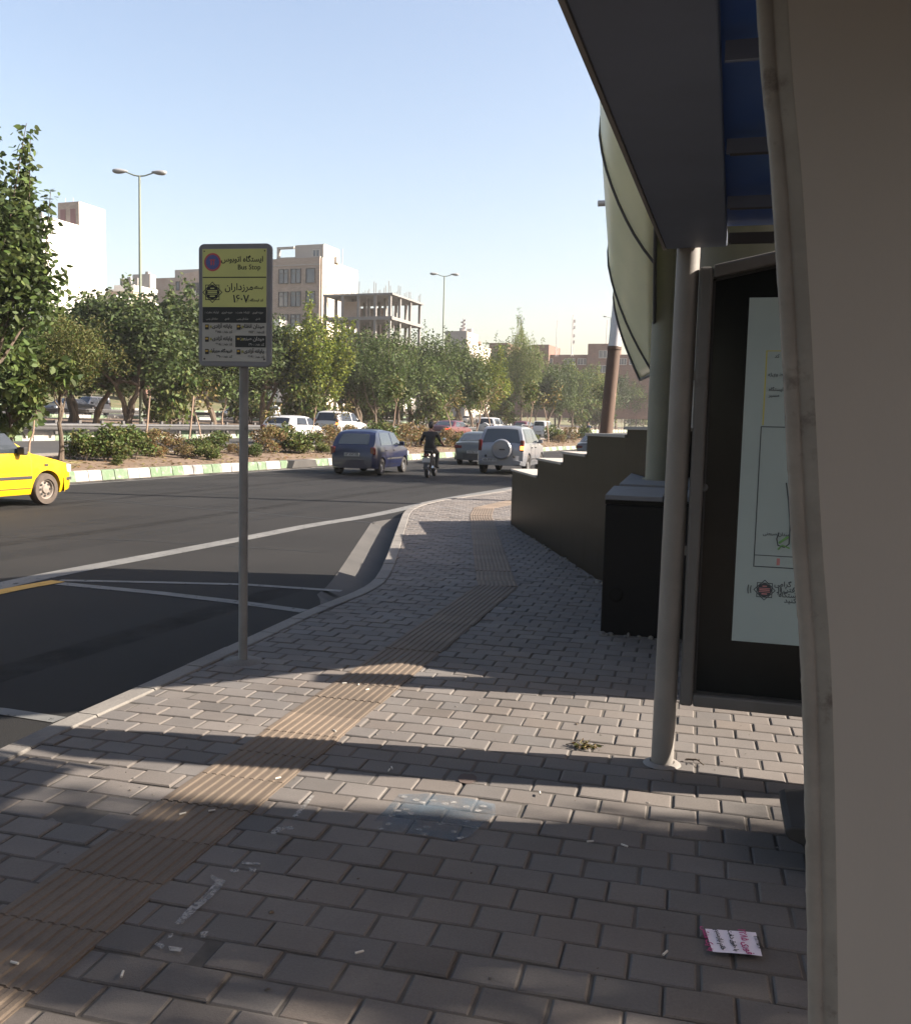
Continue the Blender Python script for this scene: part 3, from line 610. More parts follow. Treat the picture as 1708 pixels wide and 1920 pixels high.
# trees added out of frame, stretched and placed for the shade they cast
t = plant('mul2', (9.0, 2.1, 0), 'added unseen street tree dappling the paving from behind the shelter', (.62, .42, 1.5), rz=.2)
if 'group' in t: del t['group']
t = plant('mul2', (13.2, 27.6, 0), 'added unseen tall street tree shading the road beyond the footbridge stair', (1.7, 1.5, 1.95), rz=.5)  # added to throw a shadow band on the road around the cars
if 'group' in t: del t['group']
# ------------------------------------------------------------------ writing
_F = {}
for k, s in {'ا': 'FE8D FE8E', 'آ': 'FE81 FE82', 'ب': 'FE8F FE90 FE91 FE92', 'پ': 'FB56 FB57 FB58 FB59', 'ت': 'FE95 FE96 FE97 FE98', 'ج': 'FE9D FE9E FE9F FEA0', 'ح': 'FEA1 FEA2 FEA3 FEA4', 'خ': 'FEA5 FEA6 FEA7 FEA8',
             'د': 'FEA9 FEAA', 'ر': 'FEAD FEAE', 'ز': 'FEAF FEB0', 'س': 'FEB1 FEB2 FEB3 FEB4', 'ش': 'FEB5 FEB6 FEB7 FEB8', 'ص': 'FEB9 FEBA FEBB FEBC', 'ط': 'FEC1 FEC2 FEC3 FEC4', 'ع': 'FEC9 FECA FECB FECC', 'ف': 'FED1 FED2 FED3 FED4',
             'ق': 'FED5 FED6 FED7 FED8', 'ک': 'FB8E FB8F FB90 FB91', 'گ': 'FB92 FB93 FB94 FB95', 'ل': 'FEDD FEDE FEDF FEE0', 'م': 'FEE1 FEE2 FEE3 FEE4', 'ن': 'FEE5 FEE6 FEE7 FEE8', 'ه': 'FEE9 FEEA FEEB FEEC', 'و': 'FEED FEEE', 'ی': 'FBFC FBFD FBFE FBFF'}.items():
    _F[k] = [chr(int(c, 16)) for c in s.split()]
def fa(s):
    out = []; n = len(s)
    for i, c in enumerate(s):
        if c in _F:
            pj = i > 0 and s[i-1] in _F and len(_F[s[i-1]]) == 4; nj = i < n-1 and s[i+1] in _F and len(_F[c]) == 4
            out.append(_F[c][3 if pj and nj else 1 if pj else 2 if nj else 0])
        else: out.append(c)
    res = []; num = ''
    for c in reversed(out):
        if '۰' <= c <= '۹': num = c+num
        else: res.append(num); num = ''; res.append(c)
    return ''.join(res)+num
def text(name, s, size, mt, parent, loc, rot=(0, 0, 0), align='CENTER', fat=0.0, ext=.0006, sx=1.0):
    c = bpy.data.curves.new(name, 'FONT'); c.body = s; c.size = size; c.align_x = align; c.align_y = 'CENTER'; c.extrude = ext; c.offset = fat; c.resolution_u = 3
    o = bpy.data.objects.new('tmp', c); COL.objects.link(o); dg = bpy.context.evaluated_depsgraph_get()
    me = bpy.data.meshes.new_from_object(o.evaluated_get(dg)); bpy.data.objects.remove(o); bpy.data.curves.remove(c)
    me.materials.clear(); me.materials.append(mt); q = bpy.data.objects.new(name, me); COL.objects.link(q)
    q.parent = parent; q.location = loc; q.rotation_euler = rot; q.scale = (sx, 1, 1); return q

# ------------------------------------------------------------------ vehicles
M['glass'] = mat('car_glass', (.02, .025, .03), rough=.06, spec=.7, coat=.3)
M['glass_dark'] = mat('dark_car_glass', (.012, .014, .018), rough=.08, spec=.6)
M['rubber'] = mat('tyre_rubber', (.03, .028, .027), (.05, .045, .04), .9, scale=8)
M['rubber_dusty'] = mat('dusty_tyre', (.11, .085, .068), (.075, .06, .05), .95, scale=8)
M['rim'] = mat('wheel_rim', (0.294, 0.294, 0.301), (0.21, 0.21, 0.21), .45, .6, scale=6)
M['rim_dull'] = mat('dull_wheel_rim', (.3, .255, .22), (.22, .19, .165), .7, .2, scale=6)
M['trim'] = mat('black_trim', (.025, .025, .027), (.04, .04, .04), .7, scale=6)
M['red_lens'] = mat('red_lens', (0.096, 0.0045, 0.0036), rough=.2, coat=.4)
M['red_lit'] = mat('lit_brake_light', (.7, .03, .02), rough=.3, emit=(1, .04, .02, 1.3))
M['amber_lit'] = mat('lit_indicator', (.9, .2, .04), rough=.3, emit=(1, .22, .05, 1.6))
M['clear_lens'] = mat('clear_lens', (.6, .62, .63), rough=.12, coat=.5)
M['plate'] = mat('number_plate', (0.372, 0.372, 0.36), (0.3, 0.3, 0.288), .6)
M['ink'] = mat('black_ink', (.015, .015, .015), rough=.6)
def paint(n, c, c2=None, metal=0.0, rough=.3): return mat(n, c, c2, rough, metal, scale=1.2, coat=.5, stain=[x*.8 for x in c], sscale=1.5, samt=.33)
PAINT = dict(taxi=paint('taxi_yellow', (.7, .43, .006), (.64, .39, .008)), blue=paint('dark_blue_paint', (.004, .008, .036), (.005, .009, .041)), grey=paint('grey_green_paint', (.055, .064, .066), (.062, .07, .072), .2),
             silver=paint('silver_paint', (.24, .255, .285), (.265, .275, .3), .35), white=paint('white_paint', (.62, .62, .62), (.57, .57, .57)), maroon=paint('maroon_paint', (.085, .009, .018), (.1, .012, .02)),
             dark=paint('dark_grey_paint', (.05, .053, .06)), beige=paint('pale_silver_paint', (.5, .5, .48), None, .2))
SHAPES = {
 'hatch': dict(L=3.6, W=1.6, H=1.46, top=[(-1.8, .42), (-1.795, .66), (-1.76, .76), (-1.73, .93), (-1.42, 1.3), (-1.33, 1.37), (-1.12, 1.43), (-.4, 1.46), (.2, 1.42), (.32, 1.38), (.92, .98), (1.05, .94), (1.6, .82), (1.74, .7), (1.8, .42)],
               belt=.92, c=.23, r=.27, wf=1.16, wr=-1.14, rw=(-1.7, -1.42), ws=(.9, .34)),
 'hatch206': dict(L=3.85, W=1.66, H=1.43, top=[(-1.92, .45), (-1.91, .7), (-1.86, .8), (-1.8, .98), (-1.5, 1.3), (-1.38, 1.37), (-.9, 1.42), (-.2, 1.43), (.2, 1.39), (1.0, .96), (1.2, .91), (1.72, .76), (1.86, .62), (1.92, .42)],
               belt=.95, c=.23, r=.29, wf=1.2, wr=-1.22, rw=(-1.77, -1.5), ws=(.97, .28)),
 'sedan': dict(L=4.42, W=1.7, H=1.41, top=[(-2.21, .45), (-2.2, .86), (-2.14, .95), (-1.5, 1.0), (-1.42, 1.01), (-.9, 1.3), (-.75, 1.36), (-.4, 1.4), (.15, 1.41), (.47, 1.37), (.57, 1.33), (1.17, .98), (1.37, .94), (2.02, .79), (2.16, .66), (2.21, .42)],
               belt=.93, c=.22, r=.295, wf=1.5, wr=-1.2, rw=(-1.4, -.9), ws=(1.14, .58)),
 'suv': dict(L=4.1, W=1.74, H=1.68, top=[(-1.95, .5), (-1.945, .78), (-1.92, 1.02), (-1.9, 1.06), (-1.72, 1.56), (-1.66, 1.62), (-1.5, 1.67), (-.4, 1.69), (.2, 1.63), (.32, 1.59), (.95, 1.12), (1.15, 1.07), (1.85, .95), (2.03, .8), (2.1, .5)],
             belt=1.06, c=.3, r=.35, wf=1.3, wr=-1.2, rw=(-1.89, -1.72), ws=(.92, .33)),
 'van': dict(L=3.4, W=1.45, H=1.6, top=[(-1.7, .5), (-1.69, .95), (-1.66, 1.0), (-1.6, 1.5), (-1.5, 1.57), (-.3, 1.6), (.5, 1.57), (1.05, 1.02), (1.2, .96), (1.6, .78), (1.68, .66), (1.7, .45)],
             belt=.98, c=.24, r=.27, wf=1.05, wr=-1.05, rw=(-1.65, -1.6), ws=(1.02, .55)),
}
def interp(t, y):
    if y <= t[0][0]: return t[0][1]
    for (a, za), (b, zb) in zip(t, t[1:]):
        if y <= b: return za+(zb-za)*(y-a)/(b-a) if b > a else zb
    return t[-1][1]
def car(kind, color, label, cat, loc, head, name='parked_car', lod=0, group=None, lit=False, spare=False, glass='glass', tyre='rubber', rim='rim', roofrack=False, plate=None, strip_trim=True):
    S = SHAPES[kind]; L2 = S['L']/2; W2 = S['W']/2; pm = PAINT[color]; T = S['top']; belt = S['belt']; H = S['H']; c0 = S['c']; r = S['r']; ra = r+.055
    root = thing(name, label, cat, loc, -R_(head), group)
    pw = lambda y: 1-.13*max(0, (abs(y)-(L2-.55))/.55)**2.2-.03*max(0, (abs(y)-(L2-.12))/.12)
    def zb(y):
        z = c0+.05*max(0, (abs(y)-(L2-.35))/.35)
        for w in (S['wf'], S['wr']):
            d = abs(y-w)
            if d < ra: z = max(z, r+math.sqrt(ra*ra-d*d))
        return z
    def half(y, z):
        b = interp([(-9, belt), (9, belt)], y)
        if z <= b:
            t = max(0, (z-c0)/(b-c0)); return W2*pw(y)*interp([(0, .93), (.18, .985), (.5, 1.0), (.82, .985), (1, .955)], t)
        return W2*pw(y)*(.955-(.25 if kind in ('hatch', 'suv') else .2)*((z-b)/(H-b))**1.2)
    def top(y, v):                            # v across, -1..1
        zt = interp(T, y); h = half(y, zt-.03)-.012; return Vector((v*h, y, zt+.03*(1-v*v)*min(1, h)-.03*abs(v)**6))
    ys = sorted(set([round(a, 3) for a, _ in T]+[round(-L2+i*.09, 3) for i in range(int(2*L2/.09)+1)]+[round(w+ra*k, 3) for w in (S['wf'], S['wr']) for k in (-.999, -.94, -.8, -.6, -.35, 0, .35, .6, .8, .94, .999)]))
    ys = [y for i, y in enumerate(ys) if -L2 <= y <= L2]
    g = G(); rings = []
    for y in ys:
        b, zt = zb(y), interp(T, y)-.03; m = min(belt, zt-.006); b = min(b, m-.02); loop = []
        for t in (0, .12, .3, .5, .75, .93, 1): z = b+(m-b)*t; loop.append((half(y, z), y, z))
        for t in (.3, .62, .88, 1): z = m+(zt-m)*t; loop.append((half(y, z), y, z))
        for v in (.93, .7, .4, 0): loop.append(tuple(top(y, v)))
        full = loop+[(-x, yy, zz) for x, yy, zz in reversed(loop[:-1])]; rings.append(full)
    k = len(rings[0])
    g.add([p for q in rings for p in q], [(i*k+j, i*k+j+1, (i+1)*k+j+1, (i+1)*k+j) for i in range(len(rings)-1) for j in range(k-1)]+[(i*k, (i+1)*k, (i+1)*k+k-1, i*k+k-1) for i in range(len(rings)-1)]
          +[tuple(range(k)), tuple((len(rings)-1)*k+j for j in range(k-1, -1, -1))])
    g.build('body', pm, root, smooth=True, angle=33)
    def side(nm, q, off, mt, s, nu=8, nv=5, par=None):
        def fn(a, b_):
            y = (q[0][0]*(1-a)+q[1][0]*a)*(1-b_)+(q[3][0]*(1-a)+q[2][0]*a)*b_; z = (q[0][1]*(1-a)+q[1][1]*a)*(1-b_)+(q[3][1]*(1-a)+q[2][1]*a)*b_
            return Vector((s*(half(y, z)+off), y, z+off*.3))
        g = G(); g.grid(fn, nu, nv); return g.build(nm, mt, par or root, smooth='all')
    def over(nm, y0, y1, v0, v1, off, mt, nu=6, nv=10, vt=None):
        vt = vt or (v0, v1)
        def nrm(y):
            e = .01; a, b_ = top(y-e, 0), top(y+e, 0); t = (b_-a).normalized(); return Vector((0, -t.z, t.y))
        n0 = nrm((y0+y1)/2)
        def fn(a, b_):
            y = y0+(y1-y0)*a; lo = v0+(vt[0]-v0)*a; hi = v1+(vt[1]-v1)*a; return top(y, lo+(hi-lo)*b_)+n0*off
        g = G(); g.grid(fn, nu, nv); return g.build(nm, mt, root, smooth='all')
    gl = M[glass]; zr = H-.1
    rv = .74 if kind == 'hatch' else .86; over('rear_window', S['rw'][0], S['rw'][1], -rv, rv, .008, gl, vt=(-rv*.97, rv*.97)); over('windscreen', S['ws'][0], S['ws'][1], -.9, .9, .008, gl, vt=(-.86, .86))
    yf, yr = S['ws'][0]-.1, {'hatch': -1.22, 'hatch206': -1.2, 'sedan': -.9, 'suv': -1.5, 'van': -1.35}[kind]; ym = {'sedan': -.12}.get(kind, -.1)
    zl = belt+.035
    for s in (1, -1):
        side('window', [(ym+.04, zl), (yf-.06, zl), (S['ws'][1]+.1, zr), (ym+.04, zr)], .007, gl, s); side('window', [(yr-(.22 if kind == 'sedan' else 0), zl), (ym-.05, zl), (ym-.05, zr), (yr+.16, zr)], .007, gl, s)
        if kind == 'suv': side('window', [(-1.64, zl+.02), (yr-.04, zl), (yr+.1, zr), (-1.52, zr)], .007, gl, s)
        if lod == 0:
            yb = S['wr']+ra+.06; z0 = c0+.12; yd = S['wf']-ra-.03
            for (a, b_) in (((yb, ym-.02), 'rear'), ((ym+.02, yd), 'front')):
                a0, a1 = a; sl = -.16 if b_ == 'rear' else 0
                side('door_seam', [(a0-.012, z0-.012), (a1+.012, z0-.012), (a1+.012, belt), (a0+sl-.012, belt)], .003, M['trim'], s)
                d = side('door', [(a0, z0), (a1, z0), (a1, belt-.005), (a0+sl, belt-.005)], .007, pm, s)
                g = G(); hy = a0+(.1 if b_ == 'front' else .02); g.box((s*(half(hy, belt-.13)+.016), hy, belt-.13), (.03, .17, .04)); g.build('handle', M['trim'], d, bevel=.008)
            if strip_trim: side('side_moulding', [(yb+.0, .5), (yd, .5), (yd, .55), (yb, .55)], .022, M['trim'], s, 10, 2)
        g = G(); my = S['ws'][0]-.28; g.box((s*(half(my, belt)+.1), my, belt+.08), (.17, .1, .14)); g.box((s*(half(my, belt)+.02), my, belt+.04), (.08, .05, .06)); g.build('wing_mirror', M['trim'] if color in ('taxi', 'white') or lod else pm, root, bevel=.02)
    # bumpers, lamps, plate
    zbm = c0+.16
    for e in (-1, 1):
        y0 = e*(L2-.02); g = G()
        pts = [Vector((x*half(e*(L2-.1-.25*abs(x)**4), zbm)*1.012, y0+e*.035-e*.3*abs(x)**5, 0)) for x in [i/8 for i in range(-8, 9)]]
        zlo, zhi = (c0+.0, c0+.27) if kind != 'suv' else (c0+.02, c0+.36)
        g.add([p+Vector((0, 0, z)) for p in pts for z in (zlo, zlo+.06, zhi-.04, zhi)]+[p+Vector((0, -e*.1, zhi)) for p in pts],
              [(i*4+j, i*4+4+j, i*4+5+j, i*4+1+j) for i in range(16) for j in range(3)]+[(i*4+3, i*4+7, 68+i+1, 68+i) for i in range(16)])
        g.build('bumper', pm if color in ('blue', 'silver', 'white', 'maroon', 'taxi') else M['trim'], root, smooth=True)
        for s in (1, -1):
            lx = W2*.82*pw(e*L2); g = G(); yy = e*(L2-.05)
            if e < 0:
                if kind in ('suv', 'van'): g.box((s*(W2*.845), -L2+.2, 1.0 if kind == 'suv' else .95), (.13, .2, .4)); lz = None
                elif kind == 'hatch': g.box((s*(W2*.83), -L2+.085, .78), (.16, .12, .25))
                elif kind == 'hatch206': g.box((s*(W2*.86), -L2+.14, .86), (.22, .22, .2))
                else: g.box((s*(W2*.74), -L2+.075, .77), (.34, .14, .16))
                tl = g.build('tail_light', M['red_lit'] if lit and s > 0 and kind != 'suv' else M['red_lens'], root, bevel=.03)
                if lit and kind == 'suv' and s > 0:
                    g = G(); g.box((s*(W2*.86), -L2+.1, .93), (.13, .03, .14)); g.build('brake_bulb', M['amber_lit'], tl, bevel=.01)
            else:
                g.box((s*W2*.72, L2-.12, .66 if kind != 'suv' else .84), (.36, .16, .16)); g.build('headlight', M['clear_lens'], root, bevel=.03)
                if color == 'taxi' and s > 0:
                    g = G(); g.box((W2*.93, L2-.17, .47), (.02, .22, .05)); g.build('bumper_strip', M['trim'], root); g = G(); g.box((half(1.42, .76)+.004, S['wf']-.02, .74), (.02, .08, .04)); g.build('side_indicator', M['trim'], root)
    g = G(); px_ = {'suv': -.35}.get(kind, 0); pz = {'hatch': .66, 'sedan': .56, 'suv': .5, 'hatch206': .62, 'van': .5}[kind]; py_ = -L2-.03-(.03 if pz < .6 else 0)
    g.box((px_, py_, pz), (.5, .02, .11)); pl = g.build('number_plate', M['plate'], root)
    if plate: text('plate_number', plate, .115, M['ink'], pl, (px_, py_-.012, pz), (R_(90), 0, 0), fat=.002, sx=.9)
    for w in (S['wf'], S['wr']):
        for s in (1, -1):
            Mx = Matrix.Translation((s*(W2-.105), w, r)) @ Matrix.Diagonal((s, 1, 1, 1)); wd = .09
            g = G(); g.lathe([(r*.62, -wd), (r*.9, -wd), (r*.985, -wd*.7), (r, 0), (r*.985, wd*.7), (r*.92, wd), (r*.64, wd*1.02), (r*.6, wd*.75)], Mx, 26, True); wh = g.build('wheel', M[tyre], root, smooth=True)
            g = G(); g.lathe([(r*.63, -.02), (r*.63, wd*.8), (r*.56, wd*.72), (r*.5, wd*.25), (r*.3, wd*.45), (r*.24, wd*.75), (r*.1, wd*.8), (.0001, wd*.82)], Mx, 26)
            rm = g.build('rim', M[rim], wh, smooth=True, angle=30)
            if lod == 0:
                g = G()
                for q in range(8):
                    w_ = q*math.pi/4; g.lathe([(.0001, wd*.52), (.024, wd*.52)], Mx @ Matrix.Translation((0, r*.4*math.cos(w_), r*.4*math.sin(w_))), 8)
                g.build('rim_hole', M['ink'], rm)
    if spare:
        g = G(); Mx = Matrix.Translation((.06, -L2-.03, .88)) @ Matrix.Rotation(R_(-90), 4, 'Z'); g.lathe([(.34, -.1), (.355, -.02), (.35, .07), (.32, .11), (.28, .115), (.27, .1), (.0001, .105)], Mx, 32); sp = g.build('spare_wheel_cover', pm, root, smooth=True, angle=25)
        g = G(); g.box((.1, -L2-.15, .87), (.2, .012, .045)); o = g.build('cover_badge', M['trim'], sp); 
        g = G(); g.box((0, -1.62, 1.6), (.5, .1, .045)); g.build('high_brake_light', M['red_lit'], root, bevel=.01)
        g = G()
        for s in (-1, 1): g.lathe([(.045, 0), (.0001, .03)], Mx.copy() if False else Matrix.Translation((s*.5, -L2-.02, .64)) @ Matrix.Rotation(R_(-90), 4, 'Z'), 10)
        g.build('round_reflector', M['trim'], root)
    if kind == 'hatch206' or (kind == 'suv' and not spare):
        g = G(); g.box((0, T[6][0], H-.03), (.5, .03, .03)); g.build('high_brake_light', M['red_lit'] if kind == 'suv' else M['red_lens'], root)
    if roofrack:
        for s in (-1, 1):
            g = G(); g.tube([(s*W2*.68, -1.4, H+.0), (s*W2*.68, -1.3, H+.05), (s*W2*.68, .2, H+.05), (s*W2*.68, .3, H-.02)], .018, 6); g.build('roof_rail', M['silver_rail'], root)
    return root
M['silver_rail'] = M['rim']
def cpos(px, d, z=-.13): return Vector(((px-854)/FPX*d, d, z))
# taxi: its right front wheel is the one seen
w = at(92, 946, -.13); hd = 20; h = R_(hd); fw = Vector((math.sin(h), math.cos(h), 0)); rt = Vector((math.cos(h), -math.sin(h), 0))
car('sedan', 'taxi', 'bright yellow taxi saloon driving past with dusty front wheel', 'taxi', w-fw*1.62-rt*.76, hd, 'yellow_taxi', tyre='rubber_dusty', rim='rim_dull')
car('hatch', 'blue', 'small dark blue hatchback seen from behind', 'car', cpos(694, 31.2), 14.5, 'blue_hatchback', rim='rim', plate='۵۳ ۸۷۲ ۳۳')
car('sedan', 'grey', 'grey saloon with boxy boot between motorcyclist and silver off-roader', 'car', cpos(900, 41.5), 11, 'grey_saloon', plate='۳۸ ۴۵۱ ۲۲')
car('suv', 'silver', 'silver off-roader with round spare wheel cover and lit brake lights', 'car', cpos(957, 34.2), 15, 'silver_offroader', lit=True, spare=True, roofrack=True, plate='۷۸ ۴۲۳ ۶۶')
car('sedan', 'dark', 'grey saloon glimpsed between the steps of the dark wall', 'car', Vector((7.3, 47.5, -.13)), 20, 'grey_saloon', lod=1)
def hw(px, v): return on_v(px, v)
car('hatch206', 'white', 'white hatchback with dark rear window on the highway', 'car', hw(550, 23.4), 19, 'white_hatchback', lod=1, glass='glass_dark')
car('suv', 'white', 'white off-roader with lit high brake light, ahead of the white hatchback', 'car', hw(636, 26.2), 20, 'white_offroader', lod=1, glass='glass_dark', lit=True)
car('sedan', 'maroon', 'maroon saloon with lit tail light behind the bare sapling', 'car', hw(842, 23.6), 22, 'maroon_saloon', lod=1, lit=True)
car('suv', 'white', 'white off-roader with spare wheel further along the highway', 'car', hw(918, 25.6), 20, 'white_offroader', lod=1, glass='glass_dark', spare=True)
car('hatch', 'maroon', 'dark red hatchback far along the highway', 'car', hw(978, 26.3), 20, 'red_hatchback', lod=1)
car('van', 'white', 'white car far along the highway, right of the silver off-roader', 'car', hw(1014, 24.2), 20, 'white_car', lod=1, glass='glass_dark')
car('van', 'white', 'small white van with dark wheels on the opposite road behind the olive green tree', 'van', hw(170, 55.5)+Vector((0, 0, .02)), 200, 'white_van', lod=1)
car('sedan', 'dark', 'dark saloon just ahead of the small white van', 'car', hw(128, 54.5), 200, 'dark_saloon', lod=1)
car('sedan', 'beige', 'pale silver saloon on the opposite road seen through the median trunks', 'car', hw(446, 54), 200, 'silver_saloon', lod=1)
car('van', 'white', 'white van on the opposite road behind the bus stop pole', 'van', hw(500, 57.5), 200, 'white_van', lod=1)
car('suv', 'dark', 'dark high-roofed vehicle on the opposite road above the grey saloon', 'car', hw(890, 55), 200, 'dark_offroader', lod=1)
car('sedan', 'beige', 'pale saloon on the opposite road beside the dark high-roofed vehicle', 'car', hw(872, 53.5), 200, 'silver_saloon', lod=1)

# motorcycle and rider
M['skin'] = mat('skin', (.34, .19, .13), (.3, .165, .11), .55, scale=20)
M['shirt'] = mat('black_shirt', (0.0084, 0.0084, 0.0096), (0.012, 0.012, 0.0132), .85, scale=9)
M['trousers'] = mat('dark_trousers', (.03, .032, .035), (.045, .045, .045), .9, scale=9)
M['hair'] = mat('black_hair', (.01, .009, .008), rough=.6)
M['bike_dark'] = mat('bike_dark_metal', (.03, .03, .032), (.06, .06, .06), .5, .4, scale=12)
M['chrome'] = mat('chrome', (.6, .6, .6), rough=.2, metal=1.0)
M['bikered'] = mat('bike_tank_paint', (.05, .006, .008), rough=.3, coat=.4)
M['shoe'] = mat('dark_shoe', (.05, .045, .04), rough=.7)
def motorcycle(loc, head):
    m = thing('motorcycle', 'dark motorcycle with white number plate under its rider', 'motorcycle', loc, -R_(head)); r = .3
    for y, nm in ((-.62, 'wheel'), (.66, 'wheel')):
        Mx = Matrix.Translation((0, y, r)); g = G(); g.lathe([(r*.78, -.05), (r*.92, -.055), (r, -.02), (r, .02), (r*.92, .055), (r*.78, .05)], Mx, 24, True); w = g.build(nm, M['rubber'], m, smooth=True)
        g = G(); g.lathe([(r*.78, -.03), (r*.72, -.02), (r*.72, .02), (r*.78, .03)], Mx, 24, True)
        for q in range(10):
            a = q*math.pi/5; g.tube([(.02, y, r), (0, y+math.cos(a)*r*.74, r+math.sin(a)*r*.74)], .006, 4)
        g.tube([(-.06, y, r), (.06, y, r)], .04, 10); g.build('rim', M['chrome'], w)
        g = G(); g.grid(lambda a, b: Vector(((b-.5)*.14, y+(r+.035)*math.cos(R_(25+130*a)+(0 if y > 0 else .5)), r+(r+.035)*math.sin(R_(25+130*a)+(0 if y > 0 else .5)))), 10, 3); g.build('mudguard', M['bike_dark'], m, smooth=True)
    g = G(); g.tube([(0, .42, .86), (0, .2, .62), (0, -.05, .42), (0, -.3, .38)], .022, 6); g.tube([(0, .42, .86), (0, .05, .78), (0, -.62, .8)], .02, 6); g.tube([(0, -.1, .76), (0, -.25, .4)], .02, 6)
    for s in (-1, 1): g.tube([(s*.09, -.62, .3), (s*.09, -.2, .38)], .018, 6); g.tube([(s*.11, -.6, .34), (s*.11, -.45, .76)], .028, 8); g.tube([(s*.09, .66, .3), (s*.08, .45, .84), (s*.07, .4, .95)], .022, 8)
    g.build('chassis', M['bike_dark'], m, smooth=True)
    g = G(); g.box((0, .03, .42), (.24, .36, .26)); g.tube([(0, .0, .5), (0, .12, .68)], .075, 10); g.build('engine', M['bike_dark'], m, bevel=.03)
    g = G(); g.tube([(.12, .18, .45), (.16, .1, .28), (.17, -.3, .27), (.18, -.75, .36)], [.022, .024, .04, .04], 10); g.build('exhaust', M['chrome'], m, smooth=True)
    g = G(); g.ball((0, .2, .84), (.14, .27, .12), 14, 10); g.build('fuel_tank', M['bikered'], m, smooth='all')
    g = G(); g.box((0, -.33, .81), (.25, .68, .1)); g.build('saddle', M['shirt'], m, bevel=.035)
    g = G(); g.tube([(-.36, .26, 1.02), (-.22, .38, 1.0), (0, .4, .97), (.22, .38, 1.0), (.36, .26, 1.02)], .014, 8); hb = g.build('handlebar', M['bike_dark'], m, smooth=True)
    for s in (-1, 1):
        g = G(); g.tube([(s*.25, .36, 1.01), (s*.33, .4, 1.18)], .006, 5); g.ball((s*.35, .39, 1.21), (.055, .018, .04), 10, 6); g.build('rear_view_mirror', M['clear_lens'] if s > 0 else M['bike_dark'], m, smooth=True)
    g = G(); g.lathe([(.0001, .0), (.09, .03), (.09, .1)], Matrix.Translation((0, .6, .88)) @ Matrix.Rotation(R_(-90), 4, 'Z'), 14); g.build('headlamp', M['bike_dark'], m, smooth=True)
    g = G(); g.box((0, -.86, .72), (.16, .05, .09)); g.build('tail_light', M['red_lens'], m, bevel=.01)
    g = G(); g.obox((-.12, -.93, .5), (.24, 0, 0), (0, .012, 0), (0, .03, .14)); g.build('number_plate', M['plate'], m)
    for s in (-1, 1):
        g = G(); g.tube([(s*.05, -.8, .68), (s*.16, -.82, .68)], .02, 8); g.build('indicator', M['bike_dark'], m)
        g = G(); g.tube([(s*.1, .0, .3), (s*.26, .02, .3)], .018, 6); g.build('footrest', M['bike_dark'], m)
    return m
def skin_body(name, J, E, parent=None, mats=None, pick=None, sub=2):
    me = bpy.data.meshes.new(name); me.from_pydata([j[0] for j in J], E, []); o = bpy.data.objects.new(name, me); COL.objects.link(o)
    o.modifiers.new('skin', 'SKIN'); s = o.modifiers.new('sub', 'SUBSURF'); s.levels = s.render_levels = sub
    for i, j in enumerate(J):
        q = me.skin_vertices[0].data[i]; q.radius = j[1] if isinstance(j[1], tuple) else (j[1], j[1]); q.use_root = i == 0
    dg = bpy.context.evaluated_depsgraph_get(); nm = bpy.data.meshes.new_from_object(o.evaluated_get(dg)); bpy.data.objects.remove(o)
    return nm
def person(name, label, loc, rz, J, E, pick, mats, head, hands, hairf, scale=1.0):
    root = thing(name, label, 'person', loc, rz); root.scale = (scale,)*3
    me = skin_body('body', J, E); bm = bmesh.new(); bm.from_mesh(me)
    g = G()                                             # head with face, fingers: joined into the same mesh
    hc = Vector(head); 
    def hf(d, q):
        q = q.copy()
        if d.z < -.2: q.x *= 1-.28*(-d.z-.2); q.y *= 1-.1*(-d.z-.2)
        if d.y > .3 and abs(d.x) < .3: q.y += .012*(1-abs(d.x)/.3)*(1 if -.25 < d.z < .25 else .2)
        return q
    g.ball(hc, (.078, .098, .122), 18, 14, hf)
    g.tube([hc+Vector((0, .095, .02)), hc+Vector((0, .118, -.025)), hc+Vector((0, .1, -.035))], [.008, .016, .01], 8)
    for s in (-1, 1): g.ball(hc+Vector((s*.08, -.01, -.005)), (.012, .025, .034), 8, 6)
    for (w, dirs) in hands:
        for (a, b, c) in dirs: g.tube([a, b, c], [.011, .0095, .007], 6)
    n0 = len(bm.verts); vs = [bm.verts.new(v) for v in g.v]
    for f in g.f:
        try: bm.faces.new([vs[i] for i in f])
        except ValueError: pass
    bmesh.ops.recalc_face_normals(bm, faces=bm.faces)
    for f in bm.faces: f.material_index = pick(f.calc_center_median()); f.smooth = True
    me2 = bpy.data.meshes.new('body'); bm.to_mesh(me2); bm.free()
    for m_ in mats: me2.materials.append(m_)
    o = bpy.data.objects.new('body', me2); COL.objects.link(o); o.parent = root
    g = G(); g.ball(hc+Vector((0, -.012, .022)), (.089, .104, .118), 18, 14, lambda d, q: q if (d.z > .1 or d.y < -.15) else q*.82); g.build('hair', M['hair'], root, smooth='all')
    for s in (-1, 1):
        g = G(); g.ball(hc+Vector((s*.03, .088, .012)), (.012, .008, .007), 8, 6); g.build('eye', M['ink'], root, smooth='all')
    return root
mp = cpos(806, 29.6); mh = 8
motorcycle(mp, mh)
